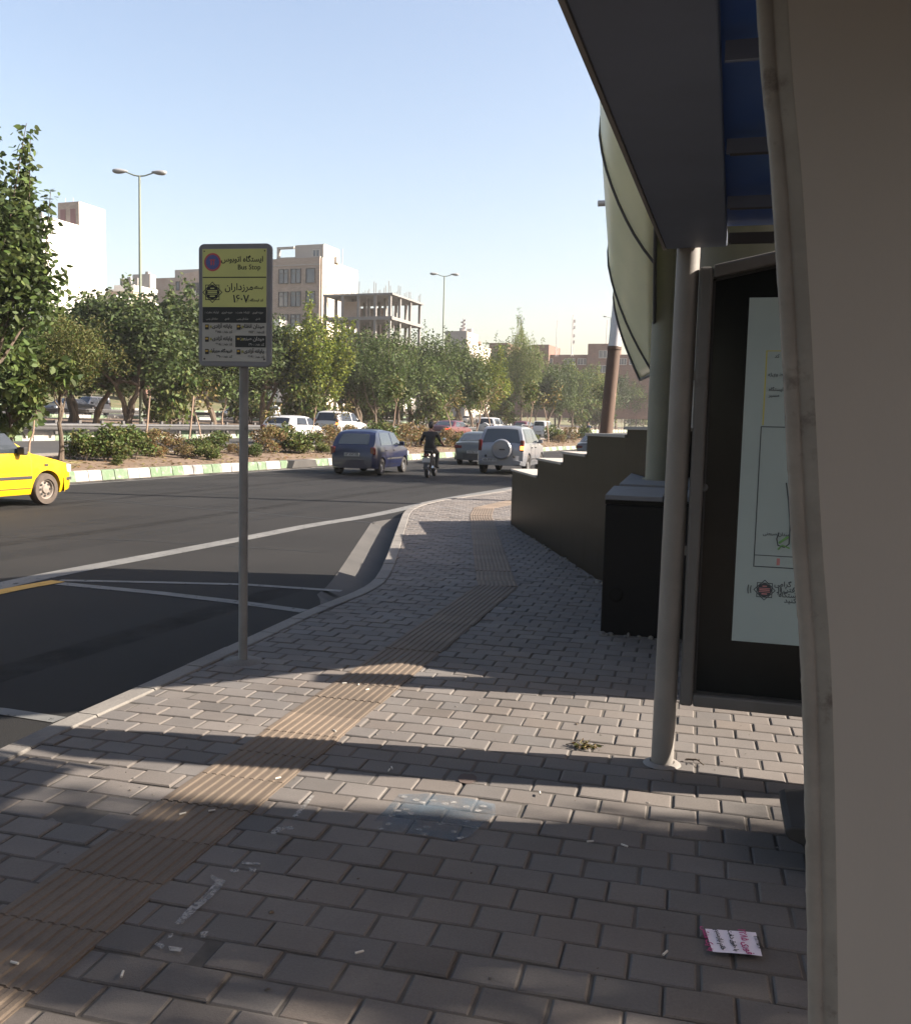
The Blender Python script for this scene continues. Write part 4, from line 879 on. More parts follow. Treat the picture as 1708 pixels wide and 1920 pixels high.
J = [((0, -.36, .93), (.15, .13)), ((0, -.34, 1.08), (.15, .12)), ((0, -.28, 1.26), (.175, .12)), ((0, -.22, 1.42), (.16, .1)), ((0, -.19, 1.5), (.07, .065)), ((0, -.17, 1.58), (.055, .058)),
     ((-.2, -.22, 1.42), .072), ((-.3, -.16, 1.2), .055), ((-.37, .06, 1.06), .045), ((-.36, .2, 1.04), (.032, .04)), ((.2, -.22, 1.42), .072), ((.31, -.16, 1.2), .055), ((.38, .06, 1.06), .045), ((.36, .2, 1.04), (.032, .04)),
     ((-.11, -.3, .9), .1), ((-.19, .1, .8), .078), ((-.2, -.0, .48), .058), ((-.2, -.04, .36), .042), ((-.21, .1, .33), (.042, .03)), ((.11, -.3, .9), .1), ((.19, .1, .8), .078), ((.2, -.0, .48), .058), ((.2, -.04, .36), .042), ((.21, .1, .33), (.042, .03))]
E_ = [(0, 1), (1, 2), (2, 3), (3, 4), (4, 5), (3, 6), (6, 7), (7, 8), (8, 9), (3, 10), (10, 11), (11, 12), (12, 13), (0, 14), (14, 15), (15, 16), (16, 17), (17, 18), (0, 19), (19, 20), (20, 21), (21, 22), (22, 23)]
def pick1(c):
    if c.z > 1.49: return 0
    if abs(c.x) > .27 and c.z < 1.24 and c.z > .98 and c.y > -.18: return 0
    if c.z > .94: return 1
    if c.z < .4: return 3
    return 2
hands = []
for s in (-1, 1):
    b = Vector((s*.36, .22, 1.045)); ds = []
    for i in range(4):
        o_ = Vector((s*(.03-.02*i), .0, 0)); ds.append((b+o_, b+o_+Vector((0, .055-.003*i, .012)), b+o_+Vector((0, .06, -.03))))
    ds.append((b+Vector((-s*.035, -.02, -.01)), b+Vector((-s*.05, .02, -.025)), b+Vector((-s*.04, .045, -.03)))); hands.append((b, ds))
person('person', 'man in black T-shirt and dark trousers riding the motorcycle', mp, -R_(mh), J, E_, pick1, [M['skin'], M['shirt'], M['trousers'], M['shoe']], (0, -.15, 1.67), hands, None, .97)
# pedestrian standing on the median far off
M['navy'] = mat('navy_shirt', (.035, .06, .13), (.05, .08, .16), .9, scale=9)
J2 = [((0, 0, .95), (.15, .11)), ((0, 0, 1.1), (.145, .1)), ((0, 0, 1.3), (.17, .11)), ((0, 0, 1.45), (.15, .09)), ((0, .0, 1.53), (.06, .06)), ((0, .01, 1.6), (.05, .055)), ((-.2, 0, 1.43), .065), ((-.24, -.02, 1.15), .05), ((-.25, .04, .9), .04), ((-.25, .06, .82), (.026, .04)),
      ((.2, 0, 1.43), .065), ((.24, -.02, 1.15), .05), ((.25, .04, .9), .04), ((.25, .06, .82), (.026, .04)), ((-.1, 0, .88), .095), ((-.11, .02, .5), .065), ((-.11, -.01, .1), .045), ((-.12, .12, .04), (.04, .03)), ((.1, 0, .88), .095), ((.11, .02, .5), .065), ((.11, -.01, .1), .045), ((.12, .12, .04), (.04, .03))]
E2 = [(0, 1), (1, 2), (2, 3), (3, 4), (4, 5), (3, 6), (6, 7), (7, 8), (8, 9), (3, 10), (10, 11), (11, 12), (12, 13), (0, 14), (14, 15), (15, 16), (16, 17), (0, 18), (18, 19), (19, 20), (20, 21)]
hands = []
for s in (-1, 1):
    b = Vector((s*.25, .065, .79)); ds = [(b+Vector((0, .03-.02*i, 0)), b+Vector((0, .035-.02*i, -.05)), b+Vector((-s*.01, .03-.02*i, -.085+.006*abs(i-1)))) for i in range(4)]
    ds.append((b+Vector((-s*.01, .03, .02)), b+Vector((-s*.02, .055, -.02)), b+Vector((-s*.02, .06, -.05)))); hands.append((b, ds))
pp = on_v(1098, 19.2)
person('person', 'distant person in a navy shirt standing among the bushes beside the rusty mast', pp, 2.2, J2, E2, lambda c: 0 if c.z > 1.51 or (abs(c.x) > .2 and c.z < 1.15) else 1 if c.z > .98 else 3 if c.z < .09 else 2, [M['skin'], M['navy'], M['trousers'], M['shoe']], (0, .02, 1.69), hands, None)
# ------------------------------------------------------------------ street lamps and masts
M['lamp_green'] = mat('lamp_pole_paint', (.16, .2, .15), (.2, .23, .18), .6, scale=5)
M['lamp_grey'] = mat('lamp_head_grey', (.3, .31, .32), rough=.5)
def street_lamp(px, ytop, v, label, rz):
    p = on_v(px, v); top = atd(px, ytop, p.y).z-p.z; t = thing('street_lamp', label, 'street lamp', p, rz, 'double-armed street lamps in the median')
    g = G(); g.tube([(0, 0, 0), (0, 0, 1.2), (0, 0, 1.25), (0, 0, top*.55), (0, 0, top-.12)], [.12, .12, .1, .085, .06], 12); g.build('pole', M['lamp_green'], t, smooth=True)
    for s in (-1, 1):
        g = G(); g.tube([(0, 0, top-.14), (s*.3, 0, top-.1), (s*.75, 0, top+.06)], [.045, .04, .035], 8); g.build('arm', M['lamp_green'], t, smooth=True)
        g = G(); g.ball((s*1.08, 0, top+.12), (.44, .17, .13), 14, 8, lambda d, q: Vector((q.x, q.y*(1-.25*(-s*d.x)), q.z*(1.25 if d.z < 0 else .8)*(1+.35*s*d.x)))); g.build('lamp_head', M['lamp_grey'], t, smooth='all')
    return t
street_lamp(263, 325, 35.5, 'tallest-looking double street lamp above the big forked tree by the white building', .05)
street_lamp(823, 515, 35.5, 'double street lamp right of the unfinished concrete frame', .05)
street_lamp(1132, 594, 35.5, 'distant double street lamp in front of the brick tower', .05)
M['mast'] = mat('mast_paint', (.5, .3, .22), (.75, .73, .72), .5, scale=2, coords='World')
M['antenna'] = mat('antenna_steel', (.5, .45, .45), rough=.6)
for px, y0, y1, d, lab in ((1072, 668, 590, 195, 'taller thin lattice antenna on the roof of the brick building'), (1043, 668, 600, 195, 'shorter thin antenna on the roof of the brick building'), (1137, 650, 600, 215, 'faint thin antenna behind the third street lamp')):
    a = atd(px, y0, d); b = atd(px, y1, d); g = G(); h = b.z-a.z; w = .28
    c3 = [Vector((w*math.cos(k*2.094), w*math.sin(k*2.094), 0)) for k in range(3)]
    for c in c3: g.tube([c, c*.35+Vector((0, 0, h))], .05, 4)
    n_ = int(h/1.1)
    for i in range(n_):
        for k in range(3):
            f0, f1 = i/n_, (i+1)/n_; g.tube([c3[k]*(1-.65*f0)+Vector((0, 0, h*f0)), c3[(k+1) % 3]*(1-.65*f1)+Vector((0, 0, h*f1))], .025, 3)
    if px == 1072:
        for f in (.35, .5, .7, .85): g.box((.3, 0, h*f), (.35, .2, .6))
    t = tag(g.build('antenna_mast', M['antenna']), lab, 'antenna'); t.location = a

# ------------------------------------------------------------------ buildings
M['wall_white'] = mat('white_render', (.82, .8, .76), (.76, .73, .69), .9, scale=.3, stain=(.66, .62, .57), sscale=.2, samt=.36)
M['wall_grey'] = mat('grey_render', (0.395, 0.37, 0.35), (0.338, 0.32, 0.297), .9, scale=.4, stain=(.3, .26, .23), sscale=.3, samt=.4)
M['wall_cream'] = mat('cream_brick', (0.702, 0.621, 0.522), (0.63, 0.54, 0.441), .9, scale=.35, fine=(6, .85), stain=(.6, .48, .38), sscale=.3, samt=.42)
M['brick_tan'] = brickmat('tan_brick', (0.465, 0.39, 0.332), (0.409, 0.34, 0.289), (.4, .36, .32), .45, .14)
M['brick_red'] = brickmat('red_brick', (0.294, 0.168, 0.126), (0.25, 0.144, 0.109), (.4, .34, .3), .45, .14)
M['brick_pale'] = mat('pale_brick', (0.57, 0.46, 0.389), (0.46, 0.35, 0.281), .9, scale=.5, fine=(5, .85))
M['roofing'] = mat('roof_felt', (.3, .28, .27), (.22, .2, .2), .9, scale=.6)
M['win'] = mat('window_glass', (.05, .06, .075), (.1, .11, .12), .12, scale=.35, spec=.6)
M['winframe'] = mat('window_frame', (.09, .085, .08), rough=.6)
M['winwhite'] = mat('white_window_frame', (.6, .58, .55), rough=.6)
M['concrete'] = mat('raw_concrete', (0.262, 0.256, 0.249), (0.216, 0.21, 0.203), .9, scale=.6, stain=(.25, .24, .23), sscale=.5, samt=.4)
N_ = -V                                        # right-hand faces look this way
BL_ = {}
class Bld:
    """a street-aligned building: local x runs along the front to the left, y runs back along the right-hand face"""
    def __init__(s, name, label, px, d, z0=3.0, cat='building', rot=0):
        s.d = d; p = Vector(((px-854)/FPX*d, d, 0)); s.rz = -UA+rot; s.t = thing(name, label, cat, (p.x, p.y, z0), s.rz); s.z0 = z0; s.p = p
        BL_.setdefault(name, s)
        s.M = Matrix.Translation((p.x, p.y, z0)) @ Matrix.Rotation(s.rz, 4, 'Z')
    def lx(s, px):                             # front coordinate (negative to the left) at a pixel column
        ex = s.M.to_3x3() @ Vector((1, 0, 0)); x = (px-854)/FPX; return (x*s.p.y-s.p.x)/(ex.x-x*ex.y)
    def ly(s, px):
        ey = s.M.to_3x3() @ Vector((0, 1, 0)); x = (px-854)/FPX; return (x*s.p.y-s.p.x)/(ey.x-x*ey.y)
    def z(s, py, px=None): return atd(px if px is not None else 854+s.p.x/s.p.y*FPX, py, s.p.y).z-s.z0
    def box(s, nm, x0, x1, y0, y1, z0, z1, m, par=None, bevel=0):
        g = G(); g.obox((x0, y0, z0), (x1-x0, 0, 0), (0, y1-y0, 0), (0, 0, z1-z0)); return g.build(nm, m, par or s.t, bevel=bevel)
    def win(s, x, z, w, h, face='f', fr='winframe', bars=1, depth=.12, tr=False, at_=0.0):
        g = G(); f = .07
        def bx(a0, a1, c0, c1, d0, d1):
            if face == 'f': g.obox((a0, at_-d1, c0), (a1-a0, 0, 0), (0, d1-d0, 0), (0, 0, c1-c0))
            else: g.obox((at_+d0, a0, c0), (d1-d0, 0, 0), (0, a1-a0, 0), (0, 0, c1-c0))
        bx(x-f, x, z-f, z+h+f, .0, depth); bx(x+w, x+w+f, z-f, z+h+f, .0, depth); bx(x, x+w, z+h, z+h+f, .0, depth); bx(x, x+w, z-f, z, 0, depth+.06)
        for b in range(bars): q = x+w*(b+1)/(bars+1); bx(q-.03, q+.03, z, z+h, .03, depth-.03)
        if tr: bx(x, x+w, z+h*.72, z+h*.72+.06, .03, depth-.03)
        o = g.build('window', M[fr], s.t); g = G(); bx(x, x+w, z, z+h, .004, .03); g.build('pane', M['win'], o); return o
# white building with a stair tower, far left
b = Bld('white_building', 'tall blank white building with a stair tower on its roof', 84, 112)
zt = b.z(402); yT0, yT1 = b.ly(152), b.ly(200); b.box('wall', -14, 0, 0, yT1, 0, zt, M['wall_white'])
zt2 = zt+2.9; xw = -3.3
tw_ = b.box('stair_tower', xw, -.02, yT0, yT1-.05, zt-.3, zt2, [M['wall_white']], bevel=0); tw_.data.materials.append(M['brick_tan'])
for f in tw_.data.polygons:
    if f.normal.y < -.9: f.material_index = 1
g = G()
for y in (0, yT1): pass
for zz in (zt2-.9, zt2-4.4, zt2-8.1, zt2-11.6):
    g.obox((0, yT0+2.5, zz), (.05, 0, 0), (0, yT1-yT0-3.6, 0), (0, 0, .16))
    g.obox((0, yT1-1.3, zz-2.6), (.05, 0, 0), (0, .16, 0), (0, 0, 2.5))
g.build('plaster_band', M['wall_grey'], b.t)
b.win(-2.85, zt+.45, .62, 2.0, 'f', 'brick', 0, at_=yT0) if False else None
M['doorred'] = mat('dark_red_shutter', (.2, .1, .1), rough=.7)
for x in (-2.85, -1.3):
    g = G(); g.obox((x, yT0-.08, zt+.15), (.75, 0, 0), (0, .08, 0), (0, 0, 1.9)); g.build('shutter', M['doorred'], b.t)
g = G()
for q in (0, 1): g.tube([(xw+.3+q*1.2, yT0+1, zt2), (xw+.3+q*1.2, yT0+1, zt2+.8)], .03, 5)
g.build('roof_pipe', M['antenna'], b.t)
g = G(); g.obox((-14.1, -.1, zt), (14.15, 0, 0), (0, .3, 0), (0, 0, .25)); g.build('parapet', M['wall_grey'], b.t)
# low houses between the white building and the bus stop board
b = Bld('low_house', 'low pale house with flat grey roof beside the white building', 215, 120); x0 = b.lx(150); b.box('wall', x0, 0, 0, 9, 0, b.z(556), M['wall_grey']); b.box('roof', x0-.2, .2, -.2, 9, b.z(556), b.z(553), M['wall_white'])
b = Bld('low_house', 'pale orange house with stepped flat roofs behind the first street lamp', 246, 128); x0 = b.lx(200); b.box('wall', x0, 0, 0, b.ly(281), 0, b.z(545), M['brick_pale']); b.box('roof', x0, .15, -.15, b.ly(281), b.z(545), b.z(541), M['wall_white']); b.box('upper_wall', x0+.5, -.3, 1, 6, b.z(541), b.z(531), M['wall_white'])
g = G()
for k in range(3): g.box((x0+1.5+k*1.2, 1.5, b.z(531)+.5), (.5, .4, .9+.3*(k % 2)))
g.build('roof_tank', M['concrete'], b.t)
b = Bld('grey_house', 'grey house with blank front and sunlit right-hand wall by the street lamp', 281, 135); x0 = b.lx(249); b.box('wall', x0, 0, 0, b.ly(292), 0, b.z(513), M['wall_grey']); b.box('chimney', -1.6, -1.1, 1, 1.5, b.z(513), b.z(506), M['wall_grey'])
b = Bld('tan_house', 'tan house with sloped parapet and a dark balcony behind the bus stop board', 352, 140); x0 = b.lx(296); b.box('upper_wall', x0, 0, 4, b.ly(392), 0, b.z(495), M['wall_grey'])
x1 = b.lx(420); xa = b.lx(290); b.box('wall', xa, x1, 0, 3.98, 0, b.z(519), M['brick_pale']); g = G(); g.prism([(b.lx(340), 0, b.z(519)), (x1, 0, b.z(519)), (x1, 0, b.z(500)), (b.lx(345), 0, b.z(512))], (0, 3.9, 0)); g.build('gable', M['brick_pale'], b.t)
g = G(); g.obox((b.lx(350), -.06, b.z(556)), (b.lx(377)-b.lx(350), 0, 0), (0, .06, 0), (0, 0, b.z(530)-b.z(556))); o = g.build('balcony', M['winframe'], b.t)
g = G()
for k in range(5): g.tube([(b.lx(351)+k*.35, -.12, b.z(556)), (b.lx(351)+k*.35, -.12, b.z(545))], [.1, .06], 6)
g.build('baluster', M['wall_white'], o); b.win(b.lx(330), b.z(543), .5, 1.2, bars=0)
# cream block with tan front
b = Bld('cream_apartment_block', 'five-storey block with tan brick front, open roof frame and sunlit cream side', 598, 130)
x0 = b.lx(440); yR = b.ly(664); zt = b.z(482); b.box('wall', x0, 0, .02, yR, 0, zt-.02, M['wall_cream']); g = G(); g.obox((x0, -.25, 0), (-x0-.25, 0, 0), (0, .27, 0), (0, 0, zt)); g.build('front_wall', M['brick_tan'], b.t)
b.box('cornice', x0-.05, -.2, -.34, -.25, b.z(495)-.1, b.z(495)+.06, M['wall_grey'])
zp = b.z(455); yq = b.ly(629); b.box('penthouse', b.lx(546), 0, .6, yq, zt-.3, zp, M['wall_cream'])
g = G(); xf0, xf1 = b.lx(515), b.lx(546)-.01
g.obox((xf0, -.1, zt), (.35, 0, 0), (0, .4, 0), (0, 0, b.z(459)-zt)); g.obox((xf0+.35, -.1, b.z(463)), (xf1-xf0-.35, 0, 0), (0, .4, 0), (0, 0, b.z(459)-b.z(463))); g.obox((xf0, -.1, zt), (0-xf0-.3, 0, 0), (0, .3, 0), (0, 0, .2)); g.build('roof_frame', M['wall_grey'], b.t)
g = G(); g.obox((b.lx(546), .3, zt-.2), (-b.lx(546)-.02, 0, 0), (0, .29, 0), (0, 0, zp-zt+.1)); g.build('penthouse_front', M['wall_grey'], b.t)
b.win(b.lx(579), b.z(479), 1.0, .85, bars=1, fr='winwhite', at_=.3)
for yy in ((503, 529), (546, 573), (589, 616), (632, 659)):
    for xa, xb, br in ((521, 537, 1), (543, 560, 1), (571, 586, 0)): b.win(b.lx(xa), b.z(yy[1]), b.lx(xb)-b.lx(xa), b.z(yy[0])-b.z(yy[1]), bars=br, tr=br > 0, at_=-.25, depth=.16)
b.box('upper_wall', -5, -.02, yq, yR, zt-.5, b.z(494)+.3, M['wall_cream'])
g = G(); g.tube([(-1, yq+3, zt), (-1, yq+3, zt+2.6)], .06, 5); g.build('roof_pipe', M['antenna'], b.t)
b = Bld('white_hut', 'small white wall with rounded tarpaulin in front of the tan brick block', 520, 118, 4.0); b.box('wall', b.lx(500), 0, 0, 2, 0, b.z(598), M['wall_white'])
g = G(); g.ball((2.2, 1, b.z(640)), (1.6, 1.2, 2.0), 12, 8); g.build('tarpaulin', M['wall_white'], b.t, smooth='all')
# unfinished concrete frame
b = Bld('unfinished_building', 'unfinished grey concrete building frame with columns, slabs and bare rods on top', 728, 116)
x0 = b.lx(600); yR = b.ly(786); zs = [b.z(548), b.z(592), b.z(636), b.z(675)]
for i, z in enumerate(zs): b.box('slab', x0, 0, 0, yR, z-.4 if i else z-.22, z, M['concrete'])
g = G(); xs = [x0+.2, x0*.72, x0*.49, x0*.25, -.4]; ysl = [.1, yR*.3, yR*.63, yR-.5]
for x in xs:
    for y in ysl:
        o = G(); o.obox((x-.17, y, 0), (.32, 0, 0), (0, .3, 0), (0, 0, zs[0]-.23)); o.build('column', M['concrete'], b.t)
rr = random.Random(8)
for i in range(64):                            # shores under the slabs
    x, y = rr.uniform(x0, -.4), rr.uniform(.3, yR-.4); k = rr.choice((0, 0, 1, 1, 2)); g.tube([(x, y, zs[k+1]), (x+rr.uniform(-.4, .4), y, zs[k]-.3)], .035, 4); g.build('scaffold_prop', M['antenna'], b.t); g = G()
g = G()
for x in xs:
    for y in ysl:
        for q in range(2): g.tube([(x-.15+.2*q, y+.1*q, zs[0]), (x-.15+.2*q+rr.uniform(-.04, .04), y+.1*q, zs[0]+rr.uniform(.7, 1.5))], .05, 4)
        g.build('reinforcing_rods', M['concrete'], b.t); g = G()
b.box('brick_infill', x0+1.5, x0*.6, 2.6, 2.8, zs[1], zs[1]+2.2, M['brick_pale']); b.box('brick_infill', x0*.45, x0*.3, 1.6, 1.8, zs[2], zs[2]+1.2, M['brick_pale']); b.box('site_wall', x0*.2, .3, -.6, yR*.7, 0, b.z(640), M['wall_white'])
b.box('rear_wall', x0, x0*.55, yR-.2, yR, zs[2], zs[0]-.5, M['brick_tan'])
# pale building, then long brick building
b = Bld('pale_building', 'pale flat-roofed building with grey front and roof mast behind the median trees', 868, 165)
b.box('wall', b.lx(828), 0, 0, b.ly(888), 0, b.z(621), M['wall_cream']); g = G(); g.obox((b.lx(828), -.2, 0), (-b.lx(828)-.1, 0, 0), (0, .2, 0), (0, 0, b.z(620))); g.build('front_wall', M['wall_grey'], b.t); b.box('low_wing', -4, -.02, b.ly(888), b.ly(913), 0, b.z(641), M['wall_cream'])
b.box('roof_room', -5, -1.5, b.ly(892), b.ly(908), b.z(641), b.z(628), M['brick_red'])
g = G(); zz = b.z(621)
for k in range(3): g.tube([(.2*math.cos(k*2.1)-1.5, 2+.2*math.sin(k*2.1), zz), (-1.5, 2, zz+2.6)], .06, 4)
for k in range(6): g.box((-1.5+(k % 2)*.4-.2, 2, zz+.5+k*.33), (.5, .2, .3))
g.build('roof_mast', M['antenna'], b.t)
b = Bld('brick_building', 'long reddish brick building with projecting towers behind the trees', 1215, 200, 4.0)
xL = b.lx(905); zl = b.z(664); b.box('wall', xL, 0, 0, 10, 0, zl, M['brick_red'])
for xa, xb, yt in ((912, 945, 641), (990, 1022, 645), (1094, 1140, 644)):
    x0_, x1_ = b.lx(xa), b.lx(xb); b.box('tower', x0_, x1_, -1.2, 9, 0, b.z(yt), M['brick_red'])
for xa, xb in ((1013, 1027), (1049, 1068), (1074, 1089), (1150, 1164), (1170, 1186)): b.win(b.lx(xa), b.z(683), b.lx(xb)-b.lx(xa), b.z(672)-b.z(683), bars=2, fr='winwhite')
for yy in ((658, 671), (686, 699)): b.win(b.lx(1115), b.z(yy[1]), b.lx(1129)-b.lx(1115), b.z(yy[0])-b.z(yy[1]), bars=1, fr='winwhite', at_=-1.2)
b = Bld('garden_wall', 'long dull red brick wall on the bank beyond the far road', 700, 105, 3.0, 'wall'); b.p.y; g = G(); b.t.location = uv(40, 76, 3.2); g.obox((-.2, -60, 0), (.4, 0, 0), (0, 140, 0), (0, 0, 2.6)); g.build('wall_face', M['brick_red'], b.t)

for bld, spots in ((BL_['cream_apartment_block'], ((-1.5, 4, 'z'), (-3.5, 7, 'z'))), (BL_['pale_building'], ((-2, 3, 'z'),)), (BL_['white_building'], ((-6, 3, 'z'), (-9, 8, 'z'))), (BL_['brick_building'], ((-12, 3, 'z'), (-30, 4, 'z'), (-45, 3, 'z')))):
    hz_ = max((Vector(c).z for o_ in bld.t.children for c in o_.bound_box if o_.name.startswith(('wall', 'upper_wall'))), default=9)
    for x, y, _ in spots:
        g = G(); g.tube([(x, y, hz_-.2), (x, y, hz_+.9)], .55, 14); g.build('roof_tank', M['lamp_grey'], bld.t); g = G(); g.box((x+1.4, y, hz_+.35), (.9, .8, .8)); g.build('air_cooler', M['winwhite'], bld.t)
cb_ = BL_['cream_apartment_block']
for k, (y, z) in enumerate(((2.2, 5.2), (2.2, 8.4), (6, 5.2), (6.2, 8.6), (9, 11.4))):
    g = G(); g.obox((0, y, z), (.45, 0, 0), (0, .8, 0), (0, 0, .7)); g.build('air_cooler', M['winwhite'], cb_.t)
for x in (-14, -10, -6, -2): g = G(); g.tube([(x, .02-.28, .5), (x, -.28, 4)], .05, 5) if False else None
# ------------------------------------------------------------------ bus stop sign
M['sign_grey'] = mat('sign_frame_grey', (0.186, 0.19, 0.212), (0.162, 0.168, 0.186), .55, scale=6)
M['pole_grey'] = mat('sign_pole_grey', (0.199, 0.199, 0.199), (0.146, 0.146, 0.146), .6, scale=5, stain=(.06, .055, .05), sscale=6, samt=.36)
M['sign_yellow'] = mat('sign_yellow', (0.505, 0.532, 0.196), (0.464, 0.491, 0.19), .6, scale=5); M['sign_white'] = mat('sign_white', (0.369, 0.369, 0.351), (0.331, 0.331, 0.315), .6, scale=4)
M['sign_black'] = mat('sign_black', (0.0175, 0.02, 0.021), rough=.6); M['sign_blue'] = mat('sign_blue', (0.0675, 0.0945, 0.284), (0.0945, 0.108, 0.27), .6, scale=14); M['sign_red'] = mat('sign_red', (0.475, 0.0665, 0.0665), (0.38, 0.095, 0.114), .6, scale=14)
M['sign_orange'] = mat('sign_orange', (.45, .3, .05), rough=.6); M['sign_olive'] = mat('sign_olive', (.25, .25, .07), rough=.6)
sp = at(455, 1242)-Vector((math.cos(R_(10)), -math.sin(R_(10)), 0))*.047; s_ = thing('bus_stop_sign', 'grey bus stop sign with yellow board on a pole at the kerb', 'bus stop sign', sp, -R_(10))
zt, zb_ = atd(452, 458, sp.y).z, atd(452, 688, sp.y).z; W, Hh = .462, zt-zb_
g = G(); g.tube([(.034, .035, -.05), (.034, .035, zt-.1)], .0275, 16); g.build('pole', M['pole_grey'], s_, smooth=True)
g = G(); 
def rrect(w, h, r_, n=6):
    out = []
    for cx, cz, a0 in ((w/2-r_, h/2-r_, 0), (-w/2+r_, h/2-r_, 90), (-w/2+r_, -h/2+r_, 180), (w/2-r_, -h/2+r_, 270)):
        out += [(cx+r_*math.cos(R_(a0+90*i/n)), cz+r_*math.sin(R_(a0+90*i/n))) for i in range(n+1)]
    return out
zc = (zt+zb_)/2; g.prism([(x, 0, zc+z) for x, z in rrect(W, Hh, .035)], (0, -.03, 0)); g.build('sign_frame', M['sign_grey'], s_, bevel=.006)
bd = thing('sign_board', None, None); bpy.data.objects.remove(bd)
wi, hi = W-.052, Hh-.062; z1 = zc+hi/2; yF = -.0315
def panel(nm, x0, x1, za, zb2, m, y=yF, th=.002, par=None):
    g = G(); g.obox((x0, y, zb2), (x1-x0, 0, 0), (0, -th, 0), (0, 0, za-zb2)); return g.build(nm, m, par or s_)
board = panel('sign_board', -wi/2, wi/2, z1, z1-hi, M['sign_white'])
yA = yF-.0022; zY = z1-hi*.515; zK = z1-hi*.655
panel('yellow_field', -wi/2+.003, wi/2-.003, z1-.002, zY, M['sign_yellow'], yA, .001, board)
panel('black_band', -wi/2+.003, wi/2-.003, zY-.001, zK, M['sign_black'], yA, .001, board); panel('divider_line', -wi/2+.004, wi/2-.004, z1-hi*.248, z1-hi*.257, M['sign_black'], yA-.0012, .0006, board)
zrow = [zK-(z1-hi-0.003-zK)*-0+((z1-hi)-zK)*(i+.5)/3*.96 for i in range(3)]
panel('black_cell', .008, wi/2-.004, zrow[1]+hi*.052, zrow[1]-hi*.052, M['sign_black'], yA, .001, board)
yT = yA-.0014; RX = (R_(90), 0, 0)
def st(s, x, z, size, m='sign_black', al='RIGHT', fat=.0006, sx=1.0): return text('lettering', fa(s), size, M[m], board, (x, yT, z), RX, al, fat, .0003, sx)
xr = wi/2-.022
st('ایستگاه اتوبوس', xr, z1-hi*.095, .043, fat=.0009); text('lettering', 'Bus Stop', .041, M['sign_black'], board, (xr-.016, yT, z1-hi*.165), RX, 'RIGHT', .0004, .0003)
st('ایستگاه :', xr, z1-hi*.345, .02); st('مرزداران', xr-.062, z1-hi*.34, .055, fat=.0009)
st('کد ایستگاه :', xr, z1-hi*.455, .02); [st('۱۶۰۷', xr-.088+dx_, z1-hi*.445, .066, fat=0).location.__setitem__(1, yT-.0002*q_) for q_, dx_ in enumerate((-.0012, 0, .0012))]
for k, (a, c) in enumerate((('حوزه فوری', 'لاحق'), ('ارتباط هفت :', 'سلطان رسی'), ('حوزه فوری', 'لاحق'), ('ارتباط هفت :', 'سلطان رسی'))):
    xk = wi/2-.055-k*(wi-.02)/4; st(a, xk, zY-.032, .017, 'sign_white', 'CENTER', .0003); st(c, xk, zY-.07, .015, 'sign_white', 'CENTER', .0003)
for i, (a, na, c, nc) in enumerate((('میدان انقلاب', 'کدخط : ۲۸۲', 'پایانه آزادی', 'کد خط : ۳۸۵'), ('میدان صنعت', 'کد خط : ۲۹۰', 'پایانه آزادی', 'کد خط : ۳۶۸'), ('پایانه آزادی', 'کد خط : ۳۶۹', 'فرودگاه مهرآباد', 'کد خط : ۳۹۰'))):
    z = zrow[i]; inv = 'sign_white' if i == 1 else 'sign_black'
    st(a, xr+.008, z+.016, .03, inv, fat=.0008); st(na, xr+.008, z-.018, .021, inv, fat=.0004); st(c, -.012, z+.016, .03 if i < 2 else .025, fat=.0008); st(nc, -.012, z-.018, .021, fat=.0004)
    for x in (.028, -wi/2+.03):
        ic = panel('bus_icon', x-.011, x+.013, z+.026, z-.004, M['sign_black'], yT, .0006, board); panel('icon_window', x-.008, x+.008, z+.02, z+.008, M['sign_orange'], yT-.0008, .0004, ic) if False else None
        g = G(); g.obox((x-.008, yT-.0011, z+.01), (.016, 0, 0), (0, -.0004, 0), (0, 0, .01)); g.build('icon_window', M['sign_orange'], ic); panel('olive_dot', x+.02, x+.032, z+.02, z+.006, M['sign_olive'], yT, .0005, board)
cx, cz = -wi/2+.067, z1-hi*.118; g = G(); g.add([(cx, yT, cz)]+[(cx+.054*math.cos(i*math.pi/16), yT, cz+.054*math.sin(i*math.pi/16)) for i in range(32)], [(0, i+1, (i+1) % 32+1) for i in range(32)]); ns = g.build('no_stopping_disc', M['sign_red'], board)
g = G(); g.add([(cx, yT-.0008, cz)]+[(cx+.043*math.cos(i*math.pi/16), yT-.0008, cz+.043*math.sin(i*math.pi/16)) for i in range(32)], [(0, i+1, (i+1) % 32+1) for i in range(32)]); g.build('blue_disc', M['sign_blue'], ns)
g = G()
for s in (-1, 1): g.obox((cx+s*.008-.004, yT-.0012, cz-.018), (.008, 0, 0), (0, -.0003, 0), (0, 0, .036))
g.obox((cx-.018, yT-.0012, cz+.01), (.036, 0, 0), (0, -.0003, 0), (0, 0, .005)); g.build('red_mark', M['sign_red'], ns)
